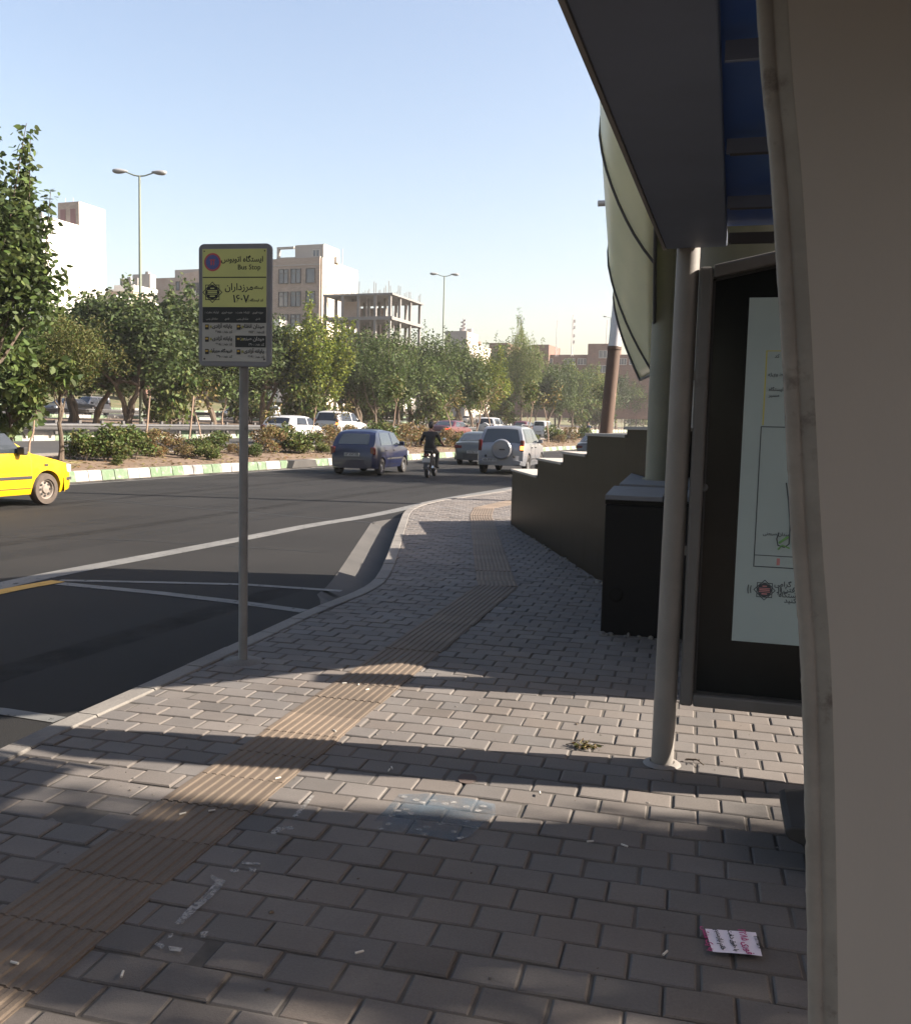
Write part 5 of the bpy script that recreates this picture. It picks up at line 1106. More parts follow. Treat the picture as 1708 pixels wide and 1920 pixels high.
def emblem(par, M4, R, inkm, fieldm):
    g = G()
    for off in (0, 45):
        for i in range(4):
            a, b_ = [Vector((math.cos(R_(off+90*k)), math.sin(R_(off+90*k)), 0)) for k in (i, i+1)]
            for q in [(a*R, b_*R, b_*R*.9, a*R*.9)]: g.add([M4 @ (p+Vector((0, 0, .0002*(off > 0)))) for p in q], [(0, 1, 2, 3)])
    n = 28; g.add([M4 @ Vector((0, 0, .0004))]+[M4 @ Vector((R*.64*math.cos(6.2832*i/n), R*.64*math.sin(6.2832*i/n), .0004)) for i in range(n)], [(0, i+1, (i+1) % n+1) for i in range(n)])
    e = g.build('emblem', inkm, par); g = G()
    for (x0, x1, y0, y1) in ((-.5, .5, .13, .2), (-.5, .5, -.2, -.13), (-.46, .46, -.05, .07), (-.2, .2, .32, .42), (-.25, .25, -.42, -.3)): g.add([M4 @ Vector((x*R, y*R, .0008)) for x, y in ((x0, y0), (x1, y0), (x1, y1), (x0, y1))], [(0, 1, 2, 3)])
    g.build('emblem_band', fieldm, e); return e
emblem(board, Matrix.Translation((-wi/2+.066, yT, z1-hi*.385)) @ Matrix.Rotation(R_(90), 4, 'X'), .064, M['sign_black'], M['sign_yellow'])
g = G()
for x in (-wi/2+.014, wi/2-.014):
    for z in (z1-.014, z1-hi+.014): g.lathe([(.006, 0), (.0001, .004)], Matrix.Translation((x, yF-.002, z)) @ Matrix.Rotation(R_(-90), 4, 'Z'), 10)
g.build('rivet', M['ink'], board)
g = G(); g.lathe([(.14, -.01), (.11, .006), (.03, .012)], Matrix.Translation((.034, .035, 0)) @ Matrix.Rotation(R_(-90), 4, 'Y'), 20); g.build('base_mortar', M['kerbstone'], s_, smooth=True)
# ------------------------------------------------------------------ footbridge stair: stepped wall, coping wall, column, canopy, flight wall
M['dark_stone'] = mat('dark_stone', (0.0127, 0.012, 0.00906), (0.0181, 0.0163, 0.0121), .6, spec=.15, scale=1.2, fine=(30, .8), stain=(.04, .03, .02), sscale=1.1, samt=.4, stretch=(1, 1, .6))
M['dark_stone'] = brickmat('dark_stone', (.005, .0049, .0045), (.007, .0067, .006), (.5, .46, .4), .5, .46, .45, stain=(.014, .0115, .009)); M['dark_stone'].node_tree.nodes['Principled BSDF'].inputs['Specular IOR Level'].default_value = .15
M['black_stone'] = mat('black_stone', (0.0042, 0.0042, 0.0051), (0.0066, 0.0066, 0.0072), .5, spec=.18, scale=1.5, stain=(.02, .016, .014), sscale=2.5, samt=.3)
M['coping'] = mat('pale_coping', (.5, .46, .41), (.42, .39, .35), .85, scale=2, fine=(30, .85))
M['slab'] = mat('grey_slab', (0.15, 0.15, 0.161), (0.124, 0.124, 0.135), .75, scale=2, stain=(.12, .115, .115), sscale=3, samt=.4)
M['column'] = mat('column_paint', (0.18, 0.18, 0.14), (0.15, 0.151, 0.12), .6, scale=2.5, stain=(.12, .12, .095), sscale=2, samt=.4)
M['frosted'] = mat('frosted_sheet', (0.776, 0.776, 0.574), (0.652, 0.668, 0.497), .32, scale=.8, trans=.3, spec=.5, stretch=(2.5, 1, .4))
M['seam'] = mat('dark_seam', (.09, .09, .095), rough=.6)
M['lime_strip'] = mat('lime_edge', (.42, .5, .12), rough=.5, trans=.25)
M['pale_panel'] = mat('pale_panel', (0.228, 0.213, 0.195), (0.198, 0.186, 0.171), .8, scale=1.5, stain=(.17, .155, .14), sscale=1.2, samt=.38)
A_, B_ = at(960, 985), at(1130, 1092); wd = (B_-A_).normalized()
def onpl(px, py, p0, dr):                      # where a pixel's ray meets the upright plane through p0 along dr
    n = Vector((dr.y, -dr.x, 0)); r = ray(px, py); o = Vector((0, 0, EYE)); return o+r*((p0-o).dot(n)/r.dot(n))
st_ = thing('stepped_stone_wall', 'dark stone parapet rising in five pale-topped steps beside the pavement', 'stepped wall', (0, 0, 0))
pxs = [960, 1007, 1054, 1098, 1172, 1215]; hs = [.865, 1.105, 1.236, 1.462, 1.535]; e = Vector((1.7, .55, 0))
ss = []
for x in pxs: ss.append((onpl(x, 900, A_, wd)-A_).dot(wd))
for i in range(5):
    p0, p1 = A_+wd*ss[i], A_+wd*(ss[i+1]-.001); h = hs[i]
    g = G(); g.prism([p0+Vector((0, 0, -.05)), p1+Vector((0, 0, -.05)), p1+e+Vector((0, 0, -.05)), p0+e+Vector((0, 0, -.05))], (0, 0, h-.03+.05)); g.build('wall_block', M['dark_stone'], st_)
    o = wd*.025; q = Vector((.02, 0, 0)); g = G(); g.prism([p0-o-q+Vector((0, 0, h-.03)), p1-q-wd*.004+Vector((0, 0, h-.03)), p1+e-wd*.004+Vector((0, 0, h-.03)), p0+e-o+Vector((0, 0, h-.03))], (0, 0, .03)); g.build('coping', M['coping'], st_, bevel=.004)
g = G(); r = random.Random(2)                   # mortar crumbs and pale skirting along the foot
for i in range(40):
    s = r.uniform(0, ss[4]); p = A_+wd*s+Vector((-r.uniform(0, .07), 0, 0)); w = r.uniform(.01, .03); g.ball(p, (w, w*1.3, r.uniform(.008, .03)), 6, 4)
g.build('mortar_crumb', M['kerbstone'], st_)
SA = R_(15.5); SU = Vector((math.sin(SA), math.cos(SA), 0)); SN = Vector((math.cos(SA), -math.sin(SA), 0)); Z = Vector((0, 0, 1))
pd = at(1125, 1188); cw = thing('black_stone_plinth', 'black stone plinth with grey slabs on top, carrying the grey column', 'plinth', pd, 0)
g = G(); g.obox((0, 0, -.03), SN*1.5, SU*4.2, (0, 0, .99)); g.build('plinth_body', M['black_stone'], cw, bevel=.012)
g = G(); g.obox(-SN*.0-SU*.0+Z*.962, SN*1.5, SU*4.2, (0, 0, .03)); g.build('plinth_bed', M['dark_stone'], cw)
def slab(a0, a1, t0, t1, z0, z1):
    g = G(); g.prism([SN*a0+SU*t0+Z*z0, SN*a1+SU*t0+Z*z0, SN*a1+SU*t1+Z*z1, SN*a0+SU*t1+Z*z1], (0, 0, .035)); return g.build('grey_slab', M['slab'], cw, bevel=.004)
slab(.0, .41, -.02, .55, .995, 1.03); slab(.425, 1.5, .12, .6, .995, 1.02); slab(.04, .8, .58, 2.2, 1.045, 1.11); slab(.05, .8, 2.215, 4.15, 1.115, 1.2)
g = G(); r = random.Random(4)
for i in range(22): p = SN*r.uniform(0, 1.2)-SU*r.uniform(0, .08); w = r.uniform(.01, .03); g.ball(p, (w, w, r.uniform(.01, .03)), 6, 4)
g.build('mortar_crumb', M['kerbstone'], cw)
g = G(); g.lathe([(.055, 0), (.05, .004), (.035, .0045)], Matrix.Translation(tuple(SN*.1-SU*.004+Z*.3)) @ Matrix.Rotation(R_(-105), 4, 'Z'), 16) ; g.build('scuff_ring', M['dark_stone'], cw)
cb = atd(1232, 905, 7.75); cl_ = thing('grey_column', 'round grey-green column standing on the black plinth under the frosted canopy', 'column', (cb.x, cb.y, 1.06), 0)
g = G(); g.tube([(0, 0, 0), (0, 0, 4.6)], .1, 28); g.build('shaft', M['column'], cl_, smooth=True); g = G(); g.tube([(0, 0, .002), (0, 0, .05)], .125, 28); g.build('base_collar', M['column'], cl_, smooth=True)
g = G(); g.box((.16, .12, 1.5), (.05, .01, 2.9)); g.build('lime_strip', M['lime_strip'], cl_)
cn = thing('frosted_stair_canopy', 'curved frosted canopy with dark seams bulging over the footbridge stair', 'canopy', (0, 0, 0))
ARC = [(9.05, [(1201, 712), (1186, 678), (1168, 634), (1156, 590), (1150, 555)]), (8.45, [(1226, 700), (1200, 656), (1177, 610), (1155, 552), (1144, 510), (1139, 475)]), (7.0, [(1228, 492), (1199, 455), (1169, 400), (1144, 338), (1130, 285), (1124, 240)]),
       (5.7, [(1232, 212), (1195, 165), (1160, 95), (1135, 32), (1120, -45), (1114, -95)])]
A3 = []
for d, px in ARC:
    a = [atd(x, y, d) for x, y in px]; l = a[-1]; a += [l+Vector(q) for q in ((.05, 0, .3), (.2, 0, .56), (.42, 0, .76), (.75, 0, .9), (1.6, 0, .95))]; A3.append(a)
fine = []
for k in range(len(A3)-1):
    for j in range(8): fine.append([a.lerp(b, j/8) for a, b in zip(A3[k], A3[k+1])])
fine.append(A3[-1])
def resample(a, n=26):
    q = smooth_line(a, 2); L = [0]
    for x, y in zip(q, q[1:]): L.append(L[-1]+(y-x).length)
    out = []; i = 0
    for k in range(n):
        s = L[-1]*k/(n-1)
        while i < len(L)-2 and L[i+1] < s: i += 1
        out.append(q[i].lerp(q[i+1], (s-L[i])/max(1e-9, L[i+1]-L[i])))
    return out
fine = [resample(a) for a in fine]; nu, nv = len(fine), len(fine[0]); g = G()
g.add([p for a in fine for p in a], [(i*nv+j, (i+1)*nv+j, (i+1)*nv+j+1, i*nv+j+1) for i in range(nu-1) for j in range(nv-1)])
o = g.build('frosted_sheet', M['frosted'], cn, smooth='all'); sm = o.modifiers.new('thick', 'SOLIDIFY'); sm.thickness = .012
for k in (0, 8, 16, 24): g = G(); g.tube([p+Vector((-.004, -.0, 0)) for p in fine[k]], .013 if k else .015, 8); g.build('seam', M['seam'], cn, smooth=True)
g = G(); g.tube([a[0] for a in fine], .014, 8); g.build('lower_rail', M['seam'], cn, smooth=True)
fl = thing('footbridge_stair_flight', 'pale side wall of the footbridge stair flight seen behind the shelter pole', 'stair wall', (2.2, 0, 0))
prof = [(5.1, 0), (5.13, .65), (5.24, 1.05), (5.6, 1.62), (5.2, 2.05), (4.85, 2.36), (4.5, 2.8), (3.9, 3.35), (3.5, 3.6), (3.5, 4.7), (5.2, 4.9), (8.2, 4.1), (9.5, 3.5), (9.8, 0)]
g = G(); g.prism([(0, y, z) for y, z in prof], (.3, 0, 0)); g.build('side_wall', M['pale_panel'], fl)
g = G(); g.obox((.3, 5.0, 0), (1.6, 0, 0), (0, .2, 0), (0, 0, 2.0)); g.obox((.3, 9.3, 0), (1.6, 0, 0), (0, .2, 0), (0, 0, 2.6)); g.build('cross_wall', M['pale_panel'], fl)
# rusty mast with a small camera
d = 19.0; lo, hi_ = atd(1136, 812, d), atd(1158, 588, d); dv = (hi_-lo)/(hi_.z-lo.z); foot = lo-dv*lo.z; zj = atd(1150, 655, d).z
ms = thing('leaning_mast', 'leaning round mast, rusty below and silver above, behind the stepped wall', 'mast', foot, 0)
M['rust'] = mat('rusty_steel', (0.128, 0.076, 0.05), (0.085, 0.0522, 0.0375), .75, scale=2, stain=(.4, .25, .18), sscale=3, samt=.42, stretch=(1, 1, .4)); M['mast_silver'] = mat('mast_silver', (.62, .62, .64), (.5, .5, .5), .45, .25, scale=3, stain=(.35, .33, .31), sscale=6, samt=.36)
g = G(); g.tube([Vector(), dv*zj], [.135, .13], 20); g.build('lower_tube', M['rust'], ms, smooth=True); g = G(); g.tube([dv*zj, dv*(zj+.06)], .142, 20); g.build('collar', M['rust'], ms, smooth=True)
g = G(); g.tube([dv*(zj+.02), dv*6.9], [.125, .11], 20); g.build('upper_tube', M['mast_silver'], ms, smooth=True)
ca = atd(1121, 381, d)-foot; g = G(); g.tube([ca, ca+Vector((.3, 0, .02))], .06, 12); g.tube([ca+Vector((.25, .0, .0)), dv*ca.z], .025, 8); g.build('camera', M['lamp_grey'], ms, smooth=True)

# ------------------------------------------------------------------ bus shelter
M['roof_under'] = mat('shelter_soffit', (0.109, 0.131, 0.182), (0.0829, 0.0989, 0.135), .6, scale=1.3, stain=(.045, .045, .048), sscale=1.6, samt=.36)
M['blue_panel'] = mat('blue_roof_panel', (0.0234, 0.0703, 0.235), (0.0312, 0.0781, 0.25), .35, scale=2, trans=.1)
M['shelter_pole'] = mat('shelter_pole_paint', (0.18, 0.166, 0.152), (0.144, 0.135, 0.125), .6, scale=4, stain=(.1, .085, .075), sscale=5, samt=.38)
M['glass_black'] = mat('dusty_black_glass', (0.0056, 0.0068, 0.0072), (0.012, 0.0144, 0.0148), .2, scale=1.2, spec=.2, stain=(.022, .025, .025), sscale=1.6, samt=.34)
M['poster'] = mat('poster_paper', (0.333, 0.408, 0.413), (0.299, 0.366, 0.372), .6, scale=2)
M['poster_line'] = mat('poster_ink', (.05, .06, .07), rough=.7); M['poster_yellow'] = mat('poster_yellow', (.45, .42, .12), rough=.7); M['poster_green'] = mat('poster_green', (.14, .3, .1), rough=.7)
M['poster_red'] = mat('poster_red', (.45, .2, .2), rough=.7)
pole = at(1241, 1432); zr = atd(1290, 468, pole.y).z
sh = thing('bus_shelter', 'bus shelter with dark soffit, blue roof panels and round grey poles', 'bus shelter', pole, 0)
loc = lambda p: p-pole
g = G(); tp = atd(1291, 470, pole.y); g.tube([(0, 0, -.02), loc(tp)+Z*.03], .0495, 24); g.build('post', M['shelter_pole'], sh, smooth=True)
g = G(); c = -SU*.0; g.lathe([(.085, 0), (.075, .008), (.055, .012)], Matrix.Rotation(R_(-90), 4, 'Y'), 20); g.build('base_plate', M['shelter_pole'], sh, smooth=True)
g = G(); g.tube([SU*.05+SN*1.75-Z*.02, SU*.05+SN*1.75+Z*(zr)], .05, 16); g.build('post', M['shelter_pole'], sh, smooth=True)
nb = -SU*3.1+SN*.62
g = G(); g.tube([-SU*3.35+SN*1.75-Z*.02, -SU*3.35+SN*1.75+Z*zr], .05, 16); g.build('post', M['shelter_pole'], sh, smooth=True)
L1, L0 = loc(at(1249, 467, zr)), loc(at(1060, 0, zr)); ld = (L0-L1).normalized(); Lf = L0+ld*2.2
R1, R0 = loc(at(1363, 462, zr)), loc(at(1346, 0, zr)); Rf = R0+(R0-R1).normalized()*2.2
g = G(); g.prism([L1, R1, Rf, Lf], (0, 0, .05)); g.build('soffit', M['roof_under'], sh, bevel=.006)
g = G(); g.prism([L1-SN*.012-Z*.004, L1-Z*.004, Lf-Z*.004, Lf-SN*.012-Z*.004], (0, 0, .07)); g.build('fascia_edge', M['shelter_pole'], sh)
pu = [(1366, 449), (1363, 383), (1362, 279), (1359, 101)]; pts = [loc(at(x, y, zr)) for x, y in pu]; pts.append(pts[-1]+ld*.85); pts.append(pts[-1]+ld*.85)
for i, p in enumerate(pts):
    g = G(); g.obox(p-Z*.012+SN*.0, SN*1.25, -ld*.014*(1 if i else 2.5), (0, 0, .04)); g.build('purlin', M['seam'] if i == 0 else M['roof_under'], sh)
    if i in (0, 1, 2): g = G(); g.obox(p-Z*.018+SN*.01, SN*.16 if i != 1 else SN*.4, -ld*.006, (0, 0, .006)); g.build('purlin_clip', M['steel'], sh)
for a, b_ in zip(pts, pts[1:]):
    g = G(); g.prism([a-SN*.08+Z*.054, a+SN*1.25+Z*.054, b_+SN*1.25+Z*.054, b_-SN*.08+Z*.054], (0, 0, .008)); g.build('blue_panel', M['blue_panel'], sh)
# rear panels added out of frame, sized to throw shade over the near paving
for (t0, t1, z0, z1) in ((-1.28, -.42, .3, 2.1), (-1.28, -.72, 2.1, 2.55)):
    g = G(); g.obox(SN*1.72+SU*t0+Z*z0, SN*.02, SU*(t1-t0), (0, 0, z1-z0)); g.build('added_shade_panel', M['pale_panel'], sh)
g = G(); g.obox(SN*1.71+SU*-3.3+Z*.28, SN*.04, SU*3.3, (0, 0, .05)); g.build('back_rail', M['shelter_pole'], sh)
# black seat at the near end
q = onpl(1472, 1556, pole-SU*.95, SN); g = G(); bs = loc(q)
seat = [(0, 0), (.02, .012), (.2, .03), (.55, .03), (.55, -.02), (.25, -.03), (.16, -.06), (.15, -.16), (.2, -.22), (.1, -.2), (.075, -.1), (.06, -.05), (.015, -.035), (0, -.015)]
g.prism([bs+SN*x+Z*z for x, z in seat], SU*.36); g.build('seat', M['trim'], sh, bevel=.008)
# information board
bq = pole+SU*.0; ib = thing('information_board', 'tall grey-framed glass board with pale blue route poster at the far end of the shelter', 'information board', bq, 0)
def bp(px, py): 
    p = onpl(px, py, bq, SN)-bq; return (p.dot(SN), p.z)
a0 = (bp(1265, 1318)[0]+bp(1322, 502)[0])/2; zb0, zt0 = bp(1265, 1318)[1], bp(1322, 502)[1]; a1 = 1.68; fw_ = .056
def bb(nm, x0, x1, z0, z1, d0, d1, m, par=None, bevel=0): g = G(); g.obox(SN*x0+SU*d0+Z*z0, SN*(x1-x0), SU*(d1-d0), (0, 0, z1-z0)); return g.build(nm, m, par or ib, bevel=bevel)
M['frame_grey'] = mat('sign_board_frame', (.105, .1, .097), (.08, .077, .074), .6, scale=4, stain=(.05, .045, .04), sscale=5, samt=.38)
bb('frame_stile', a0, a0+fw_, zb0, zt0, -.04, .04, M['frame_grey'], bevel=.012); bb('frame_stile', a1-fw_, a1, zb0, zt0+.28, -.04, .04, M['frame_grey'], bevel=.012)
bb('frame_rail', a0+fw_+.001, a1-fw_-.001, zb0, zb0+fw_, -.039, .039, M['frame_grey'], bevel=.01); kt = .21
def slope(nm, x0, x1, zlo, zhi, d0, d1, m, par=None, bevel=0, lo=1):  # piece whose top (and foot) climbs to the right
    f = lambda x: kt*max(0, x-a0-.02)
    g = G(); g.prism([SN*x0+SU*d0+Z*(zlo+f(x0)*lo), SN*x1+SU*d0+Z*(zlo+f(x1)*lo), SN*x1+SU*d0+Z*(zhi+f(x1)), SN*x0+SU*d0+Z*(zhi+f(x0))], SU*(d1-d0)); return g.build(nm, m, par or ib, bevel=bevel)
slope('frame_rail', a0+fw_+.001, a1-fw_-.001, zt0-fw_, zt0, -.039, .039, M['frame_grey'], bevel=.01)
gs = slope('glass', a0+fw_, a1-fw_, zb0+fw_, zt0-fw_, -.004, .004, M['glass_black'], lo=0)
bb('rubber_gasket', a0+fw_, a0+fw_+.012, zb0+fw_, zt0-fw_, -.014, -.0045, M['trim']); bb('rubber_gasket', a0+fw_+.013, a1-fw_, zb0+fw_, zb0+fw_+.012, -.014, -.0045, M['trim']); slope('rubber_gasket', a0+fw_+.013, a1-fw_, zt0-fw_-.012, zt0-fw_, -.014, -.0045, M['trim'])
g = G(); lk = bp(1320, 914); g.lathe([(.018, 0), (.018, .01), (.012, .014), (.006, .013), (.0001, .011)], Matrix.Translation(tuple(SN*lk[0]-SU*.005+Z*lk[1])) @ Matrix.Rotation(R_(-90)-SA, 4, 'Z'), 18); g.build('lock', M['steel'], ib, smooth=True)
for z0 in (.35, .75):
    for x in (a0+.0,): bb('bracket', x-.075, x+.005, zb0+(zt0-zb0)*z0, zb0+(zt0-zb0)*z0+.04, -.01, .01, M['shelter_pole'])
pa = (bp(1410, 558)[0]+bp(1367, 1200)[0])/2; pz1, pz0 = bp(1410, 558)[1], bp(1367, 1200)[1]; po = bb('poster', pa, pa+.62, pz0, pz1, -.0065, -.005, M['poster'])
def pl_(nm, x0, x1, z0, z1, m): return bb(nm, x0, x1, z0, z1, -.0075, -.0069, m, po)
yl = (bp(1437, 657)[0]+bp(1428, 797)[0])/2; zy1, zy0 = bp(1437, 657)[1], bp(1428, 797)[1]; pl_('yellow_line', yl, yl+.006, zy0, zy1, M['poster_yellow']); pl_('yellow_line', yl, yl+.4, zy1-.004, zy1, M['poster_yellow'])
bl = (bp(1427, 799)[0]+bp(1411, 1062)[0])/2; zk1, zk0 = bp(1427, 799)[1], bp(1411, 1062)[1]; kx = bl
for (x0, x1, z0, z1) in ((kx, kx+.004, zk0, zk1), (kx+.0045, kx+.42, zk1-.004, zk1), (kx+.0045, kx+.42, zk0, zk0+.004), (kx+.0045, kx+.42, zk0+.05, zk0+.053)): pl_('map_border', x0, x1, z0, z1, M['poster_line'])
RB = (R_(90), 0, -SA); pv = lambda px, py: (lambda a: SN*a[0]-SU*.0082+Z*a[1])(bp(px, py))
def map_line(pp, r_, m): g = G(); g.tube([pv(*p) for p in pp], r_, 4); g.build('map_line', m, po)
map_line([(1474, 905), (1478, 940), (1481, 985), (1479, 1020), (1470, 1026), (1458, 1022), (1456, 1010), (1460, 998)], .0028, M['poster_line']); map_line([(1458, 1030), (1466, 1022), (1480, 1028)], .004, M['poster_green']); map_line([(1460, 1018), (1478, 1006)], .006, M['poster_green'])
pl_('red_stamp', kx+.095, kx+.108, zk0+.012, zk0+.042, M['poster_red'])
ec = pv(1433, 1106); emblem(po, Matrix.Translation(ec) @ Matrix.Rotation(-SA, 4, 'Z') @ Matrix.Rotation(R_(90), 4, 'X'), .046, M['poster_line'], M['poster_red'])
for s in (-1, 1):
    for k in (0, 1):
        g = G(); g.tube([ec+SN*(s*(.058+.011*k)*math.cos(t))+Z*(.058+.011*k)*math.sin(t) for t in (-.28, -.14, 0, .14, .28)], .0018, 4); g.build('signal_arc', M['poster_line'], po)
for i, s in enumerate(('مسافر گرامی', 'برای رفتن از', 'این ایستگاه', 'توجه کنید')):
    text('poster_lettering', fa(s), .03, M['poster_line'], po, pv(1522, 1099+i*10), RB, 'RIGHT', .0004, .0002)
for px, py, s in ((1440, 702, 'خط ویژه'), (1441, 730, 'ایستگاه'), (1441, 741, 'مسیر'), (1430, 1000, 'میدان صنعتی'), (1452, 668, 'کد')): text('poster_lettering', fa(s), .02, M['poster_line'], po, pv(px, py), RB, 'LEFT', .0003, .0002)
# beige metal end panel with a chipped rolled edge
M['beige'] = mat('beige_metal_paint', (0.295, 0.265, 0.231), (0.262, 0.237, 0.208), .75, scale=.9, bump=.0006, bscale=40, stretch=(1, 1, .35), stain=(.225, .2, .175), sscale=1.6, samt=.36, coords='World'); 
M['beige_edge'] = mat('worn_beige_edge', (0.194, 0.178, 0.154), (0.155, 0.141, 0.122), .8, scale=14, bump=.0012, bscale=70, stain=(.075, .06, .05), sscale=11, samt=.42, coords='World')
pr_ = [(1408, -260), (1414, -120), (1419, 0), (1427, 132), (1436, 230), (1445, 316), (1454, 450), (1466, 650), (1483, 994), (1494, 1130), (1502, 1232), (1509, 1440), (1514, 1708), (1517, 1920), (1519, 2100), (1521, 2700)]
pe = thing('beige_end_panel', 'large beige painted metal panel with a dirty chipped edge, nearest the viewer', 'metal panel', (0, 0, 0))
prf = smooth_line([Vector((x, y, 0)) for x, y in pr_], 2); P0 = atd(1500, 1200, 1.38); r = random.Random(12); dense = []
for a, b_ in zip(prf, prf[1:]):
    n_ = max(1, int((b_-a).length/9))
    for k in range(n_): dense.append(a.lerp(b_, k/n_))
cols = []; nz = 0
for i, q in enumerate(dense):
    p = onpl(q.x, q.y, P0, SN); nz = nz*.8+r.gauss(0, .00018); j = nz+(r.random() < .04)*r.uniform(-.001, .0022)
    ring = []
    for k, (x, y) in enumerate(((.03, .03), (.006, .028), (0, .02), (.0012, .007), (.004, .001), (.009, .0), (.0195, .0), (.0205, .0022), (.0245, .0022), (.0255, 0), (.036, .0004), (.0375, -.0012), (.042, -.0012))): ring.append(p+SN*(x+(j if k < 6 else 0))+SU*(y+r.gauss(0, .0003)*(k < 9)))
    cols.append(ring)
g = G(); nk = len(cols[0]); g.add([p for c in cols for p in c], [(i*nk+k, (i+1)*nk+k, (i+1)*nk+k+1, i*nk+k+1) for i in range(len(cols)-1) for k in range(nk-1)]); g.build('rolled_edge', M['beige_edge'], pe, smooth='all')
g = G(); xs_ = [.042, .2, .5, .9, 1.3]; g.add([c[-1]+SN*(x-.042)+SU*(.0012 if k else 0) for c in cols for k, x in enumerate(xs_)], [(i*5+k, (i+1)*5+k, (i+1)*5+k+1, i*5+k+1) for i in range(len(cols)-1) for k in range(4)])
o = g.build('sheet', M['beige'], pe, smooth='all'); 
g = G(); g.add([c[0]+SN*x for c in cols for x in (0, 1.26)], [(i*2, i*2+2, i*2+3, i*2+1) for i in range(len(cols)-1)]); g.build('back_sheet', M['beige'], pe)

# added out of view: a building, a deck and shops that cut sky light
bb_ = thing('added_shade_building', 'added unseen tan brick building behind the viewer, cutting low sky light', 'building', (3, -14, 0), -UA)
g = G(); g.obox((-2, -16, -.1), (26, 0, 0), (0, 16, 0), (0, 0, 13)); g.build('wall', M['brick_tan'], bb_)
for i in range(6):
    for k in range(4):
        g = G(); g.obox((-.5+i*4, .0, 1.2+k*3.1), (1.8, 0, 0), (0, .08, 0), (0, 0, 1.5)); g.build('window', M['win'], bb_)
fd = thing('added_shade_deck', 'added unseen concrete footbridge deck overhead, shading the near paving', 'footbridge', (0, 1.0, 5.4), 0)  # added overhead, out of view, to darken the foreground
g = G(); g.obox((-26, -2.6, 0), (30.6, 0, 0), (0, 4.9, 0), (0, 0, .5)); g.build('deck', M['concrete'], fd)
for y in (-2.55, 2.2): g = G(); g.obox((-26, y, .5), (30.6, 0, 0), (0, .06, 0), (0, 0, 1.3)); g.build('parapet', M['frosted'], fd)
bb_ = thing('added_shade_shops', 'added unseen low row of tan brick shops, cutting sky light beyond the shelter', 'building', (12, 3, 0), -UA)  # added out of view to block the low sky on the right
g = G(); g.obox((0, -16, -.1), (9, 0, 0), (0, 46, 0), (0, 0, 5.4)); g.build('wall', M['brick_tan'], bb_)
for i in range(7):
    g = G(); g.obox((-.08, -14+i*6, 0), (.08, 0, 0), (0, 4.2, 0), (0, 0, 2.9)); g.build('window', M['win'], bb_)
# ------------------------------------------------------------------ small things on the paving
M['butt'] = mat('cigarette_paper', (0.45, 0.432, 0.396), (0.36, 0.336, 0.3), .8, scale=60); M['filter'] = mat('cigarette_filter', (.5, .3, .14), rough=.8)
first = None
for px, py in ((645, 1283), (672, 1286), (688, 1295), (341, 1529), (396, 1523), (729, 1447), (735, 1443), (1012, 1490), (29, 1810), (229, 1832), (672, 1790), (628, 1373), (1105, 1581), (1172, 1589), (1246, 1792), (520, 1462)):
    p = at(px, py, .006); rz = rnd.uniform(0, 3.1)
    if first is None:
        first = thing('cigarette_butt', 'crushed white cigarette butt lying on the paving', 'cigarette butt', p, rz, 'cigarette butts scattered on the paving')
        g = G(); g.tube([(-.01, 0, 0), (.008, 0, 0)], .0034, 8); g.build('paper', M['butt'], first, smooth=True); g = G(); g.tube([(.008, 0, 0), (.016, 0, 0)], .0033, 8); g.build('filter', M['butt'], first, smooth=True); first.location.z = .012
    else: dup(first, p+Z*.006, rz, None)
M['leaflet'] = mat('leaflet_paper', (.68, .62, .68), (.6, .56, .62), .7, scale=20); M['leaf_ink'] = mat('leaflet_pink_ink', (.55, .06, .22), rough=.7)
c4 = [at(*p, .012) for p in ((1322, 1742), (1417, 1749), (1429, 1794), (1336, 1789))]; lc = sum(c4, Vector())/4; lf = thing('leaflet', 'white leaflet printed in pink and black lying on the dark paving', 'leaflet', lc, 0)
g = G(); g.grid(lambda a, b: (c4[0]*(1-a)*(1-b)+c4[1]*a*(1-b)+c4[2]*a*b+c4[3]*(1-a)*b)-lc+Z*(.004*math.sin(a*3)*b+.006*(1-a)**3*b**3), 8, 8); g.build('paper_sheet', M['leaflet'], lf, smooth='all')
ex = (c4[1]-c4[0]).normalized(); ey = (c4[0]-c4[3]).normalized(); ra_ = math.atan2(ey.y, ey.x)
for i, (s, m_, sz) in enumerate((('به یک منشی', 'leaf_ink', .024), ('خانم نیازمندیم', 'ink', .018), ('با حقوق ثابت', 'ink', .017), ('فوری ۲۲۸۵', 'leaf_ink', .028), ('۴۴۲۶۱۱۸۷', 'ink', .018))):
    text('lettering', fa(s), sz*1.1, M[m_], lf, ex*(-.075+.036*i)+Z*.006, (0, 0, ra_+math.pi), 'CENTER', .0006, .0002)
M['old_white'] = mat('old_white_paint', (0.31, 0.3, 0.29), (0.25, 0.245, 0.235), .85, scale=9, coords='World', alpha=(26, .47, .16, .8)); M['blue_spray'] = mat('blue_spray_paint', (0.084, 0.122, 0.16), (0.105, 0.13, 0.155), .85, scale=5, coords='World', alpha=(7, .5, .22, .75)); M['dark_stain'] = mat('dark_stain', (.1, .07, .06), rough=.9, coords='World', scale=9)
def ground_poly(name, pp, z, m, n=0): g = G(); g.add([at(x, y, z)+Vector((0, 0, 0)) for x, y in pp], [tuple(range(len(pp)))]); return struct(g.build(name, m, recalc=False))
